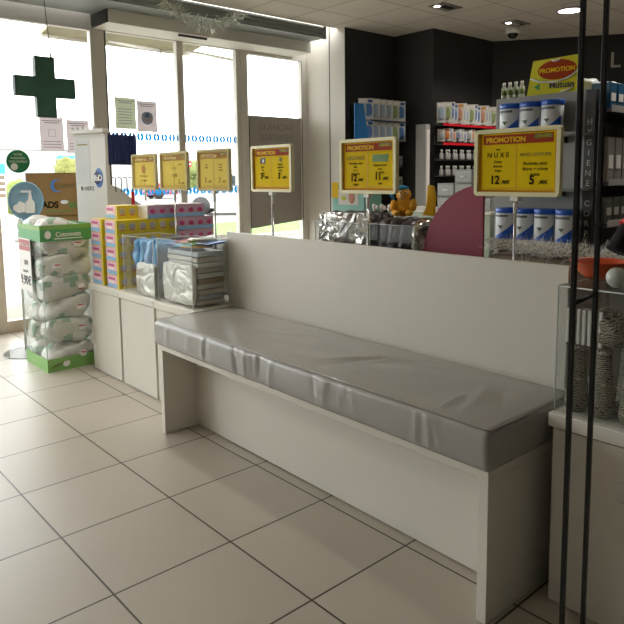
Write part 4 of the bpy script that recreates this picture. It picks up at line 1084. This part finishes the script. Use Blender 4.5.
for z, n, nm in ((1.491, 16, 'third'), (1.311, 16, 'fourth'), (1.111, 15, 'fifth')):
    for k in range(n):
        loc = (.045 + .02 * (k % 2), 4.25 + k * (1.06 / n), z); lb = 'small clear bottle in the %s row of the black side wall, %s from the left' % (nm, ORD[k])
        if i_ == 0: jr.location = loc; jr['label'] = lb
        else: dup(jr, loc, lb)
        i_ += 1
# left recess display along x = -0.62
lk = empty('wall_pegboard', (-.62, 3.47, 0), 'black pegboard in the recess beside the white pillar', 'wall display')
MB().box(.001, .02, .0, .73, .3, 2.1, mat('peg_black', '1b1a1a', .6)).done('back_board', lk)
for z in (1.92, 1.70): MB().box(.02, .30, .02, .62, z - .012, z, mat('shelf_navy', '1d2a44', .4)).done('shelf', lk)
for z in (1.42, 1.18): MB().box(.02, .22, .02, .72, z - .012, z, gdk).done('shelf', lk)
for (z, n, nm) in ((1.922 + .195, 12, 'top'), (1.702 + .18, 12, 'second')):
    for k in range(n):
        p = [kinds[0], kinds[2], kinds[0], kinds[0], kinds[3]][k % 5]
        o = put(p, (-.62 + .20 + .03 * (k % 2), 3.48 + k * .053, z + .035), 'blister pack in the %s row beside the white pillar, %s from the left' % (nm, ORD[k]), 'packs beside the white pillar', rz=math.radians(-38))
for (z, n, nm) in ((1.422, 7, 'third'), (1.182, 7, 'fourth')):
    for k in range(n):
        put(small[(k) % 3], (-.62 + .16, 3.56 + k * .095, z + .12 + .001), 'small blister pack in the %s row beside the white pillar, %s from the left' % (nm, ORD[k]), 'small packs beside the white pillar')
e = empty('blue_display_card', (-.30, 3.30, 1.68), 'bright blue card display standing in front of the packs by the pillar', 'display card')
bl = mat('display_blue', '1273b8', .45)
MB().box(0, .1, -.18, .42, -.03, .01, 'white').done('tray', e)
MB().poly([(.1, -.18, .01), (.1, .03, .01), (.1, -.05, .38), (.1, -.18, .38)], (.006, 0, 0), bl).done('slanted_side', e)
MB().poly([(.0, .0, -.03), (.1, 0, -.03), (.1, .0, -1.2), (.0, .0, -1.2)], (0, .03, 0), gdk).done('support_leg', e)
MB().box(-.0, .1, -.02, .05, -1.68, -1.2, gdk).done('stand_column', e)
thing_mesh(MB().box(-.20, -.06, 4.10, 4.18, 0, 1.88, mat('column_white', 'a9a7a2', .5), .003).box(-.06, -.055, 4.115, 4.165, 1.0, 1.82, 'white'), 'white_column_panel', 'slim white column panel between the two black wall displays', 'panel')
# letter on the angled wall
p = P0 + wd * 1.33 + wn * .003
Lr = Matrix.Translation((p.x, p.y, 2.545)) @ Matrix.Rotation(math.atan2(wd.y, wd.x), 4, 'Z') @ FY
thing_mesh(MB().text('L', .25, Lr, mat('letter_cream', 'b5b0a2', .6), ext=.01, bold=.002, align='LEFT'), 'wall_letter', 'raised cream letter L on the dark wall at upper right', 'letter')

# ------------------------------------------------------------------ light
w = bpy.data.worlds.new('World'); SC.world = w; w.use_nodes = True
bgn = w.node_tree.nodes['Background']; bgn.inputs[0].default_value = (.97, .985, 1, 1); bgn.inputs[1].default_value = 5.5
def area(name, loc, sx, sy, e, rot=(0, 0, 0), c=(1, .95, .88)):
    l = bpy.data.lights.new(name, 'AREA'); l.shape = 'RECTANGLE'; l.size = sx; l.size_y = sy; l.energy = e; l.color = c
    o = bpy.data.objects.new(name, l); COL.objects.link(o); o.location = loc; o.rotation_euler = rot; return o
for k, (x, y, e_) in enumerate(((1.31, 4.62, 40), (3.1, 2.8, 26), (5.5, 1.2, .8), (5.6, 4.2, 8), (3.1, -2.6, 5), (.6, -2.9, 14), (5.7, -2.6, .8), (.9, .1, 16))):  # first is the visible downlight, the rest are added unseen fill
    l = bpy.data.lights.new('downlight', 'SPOT'); l.energy = e_ * 4.0; l.spot_size = 2.6; l.spot_blend = .8; l.shadow_soft_size = .1; l.color = (1, .93, .84)
    o = bpy.data.objects.new('downlight', l); COL.objects.link(o); o.location = (x, y, H - .03)

# ------------------------------------------------------------------ camera
cam = bpy.data.cameras.new('Camera'); co = bpy.data.objects.new('Camera', cam); COL.objects.link(co); SC.camera = co
r = Vector((.662, .749, -.012)).normalized(); f = Vector((-.745, .657, -.115)).normalized(); u = r.cross(f).normalized(); r = f.cross(u).normalized()
m = Matrix((r, u, -f)).transposed().to_4x4(); m.translation = (4.595, -1.706, 1.329); co.matrix_world = m
cam.sensor_width = 36; cam.lens = 652.18 * 36 / 624; cam.shift_y = -61 / 624; cam.clip_start = .05; cam.clip_end = 400
SC.view_settings.view_transform = 'Standard'; SC.view_settings.look = 'None'; SC.view_settings.exposure = .3; SC.view_settings.gamma = 1
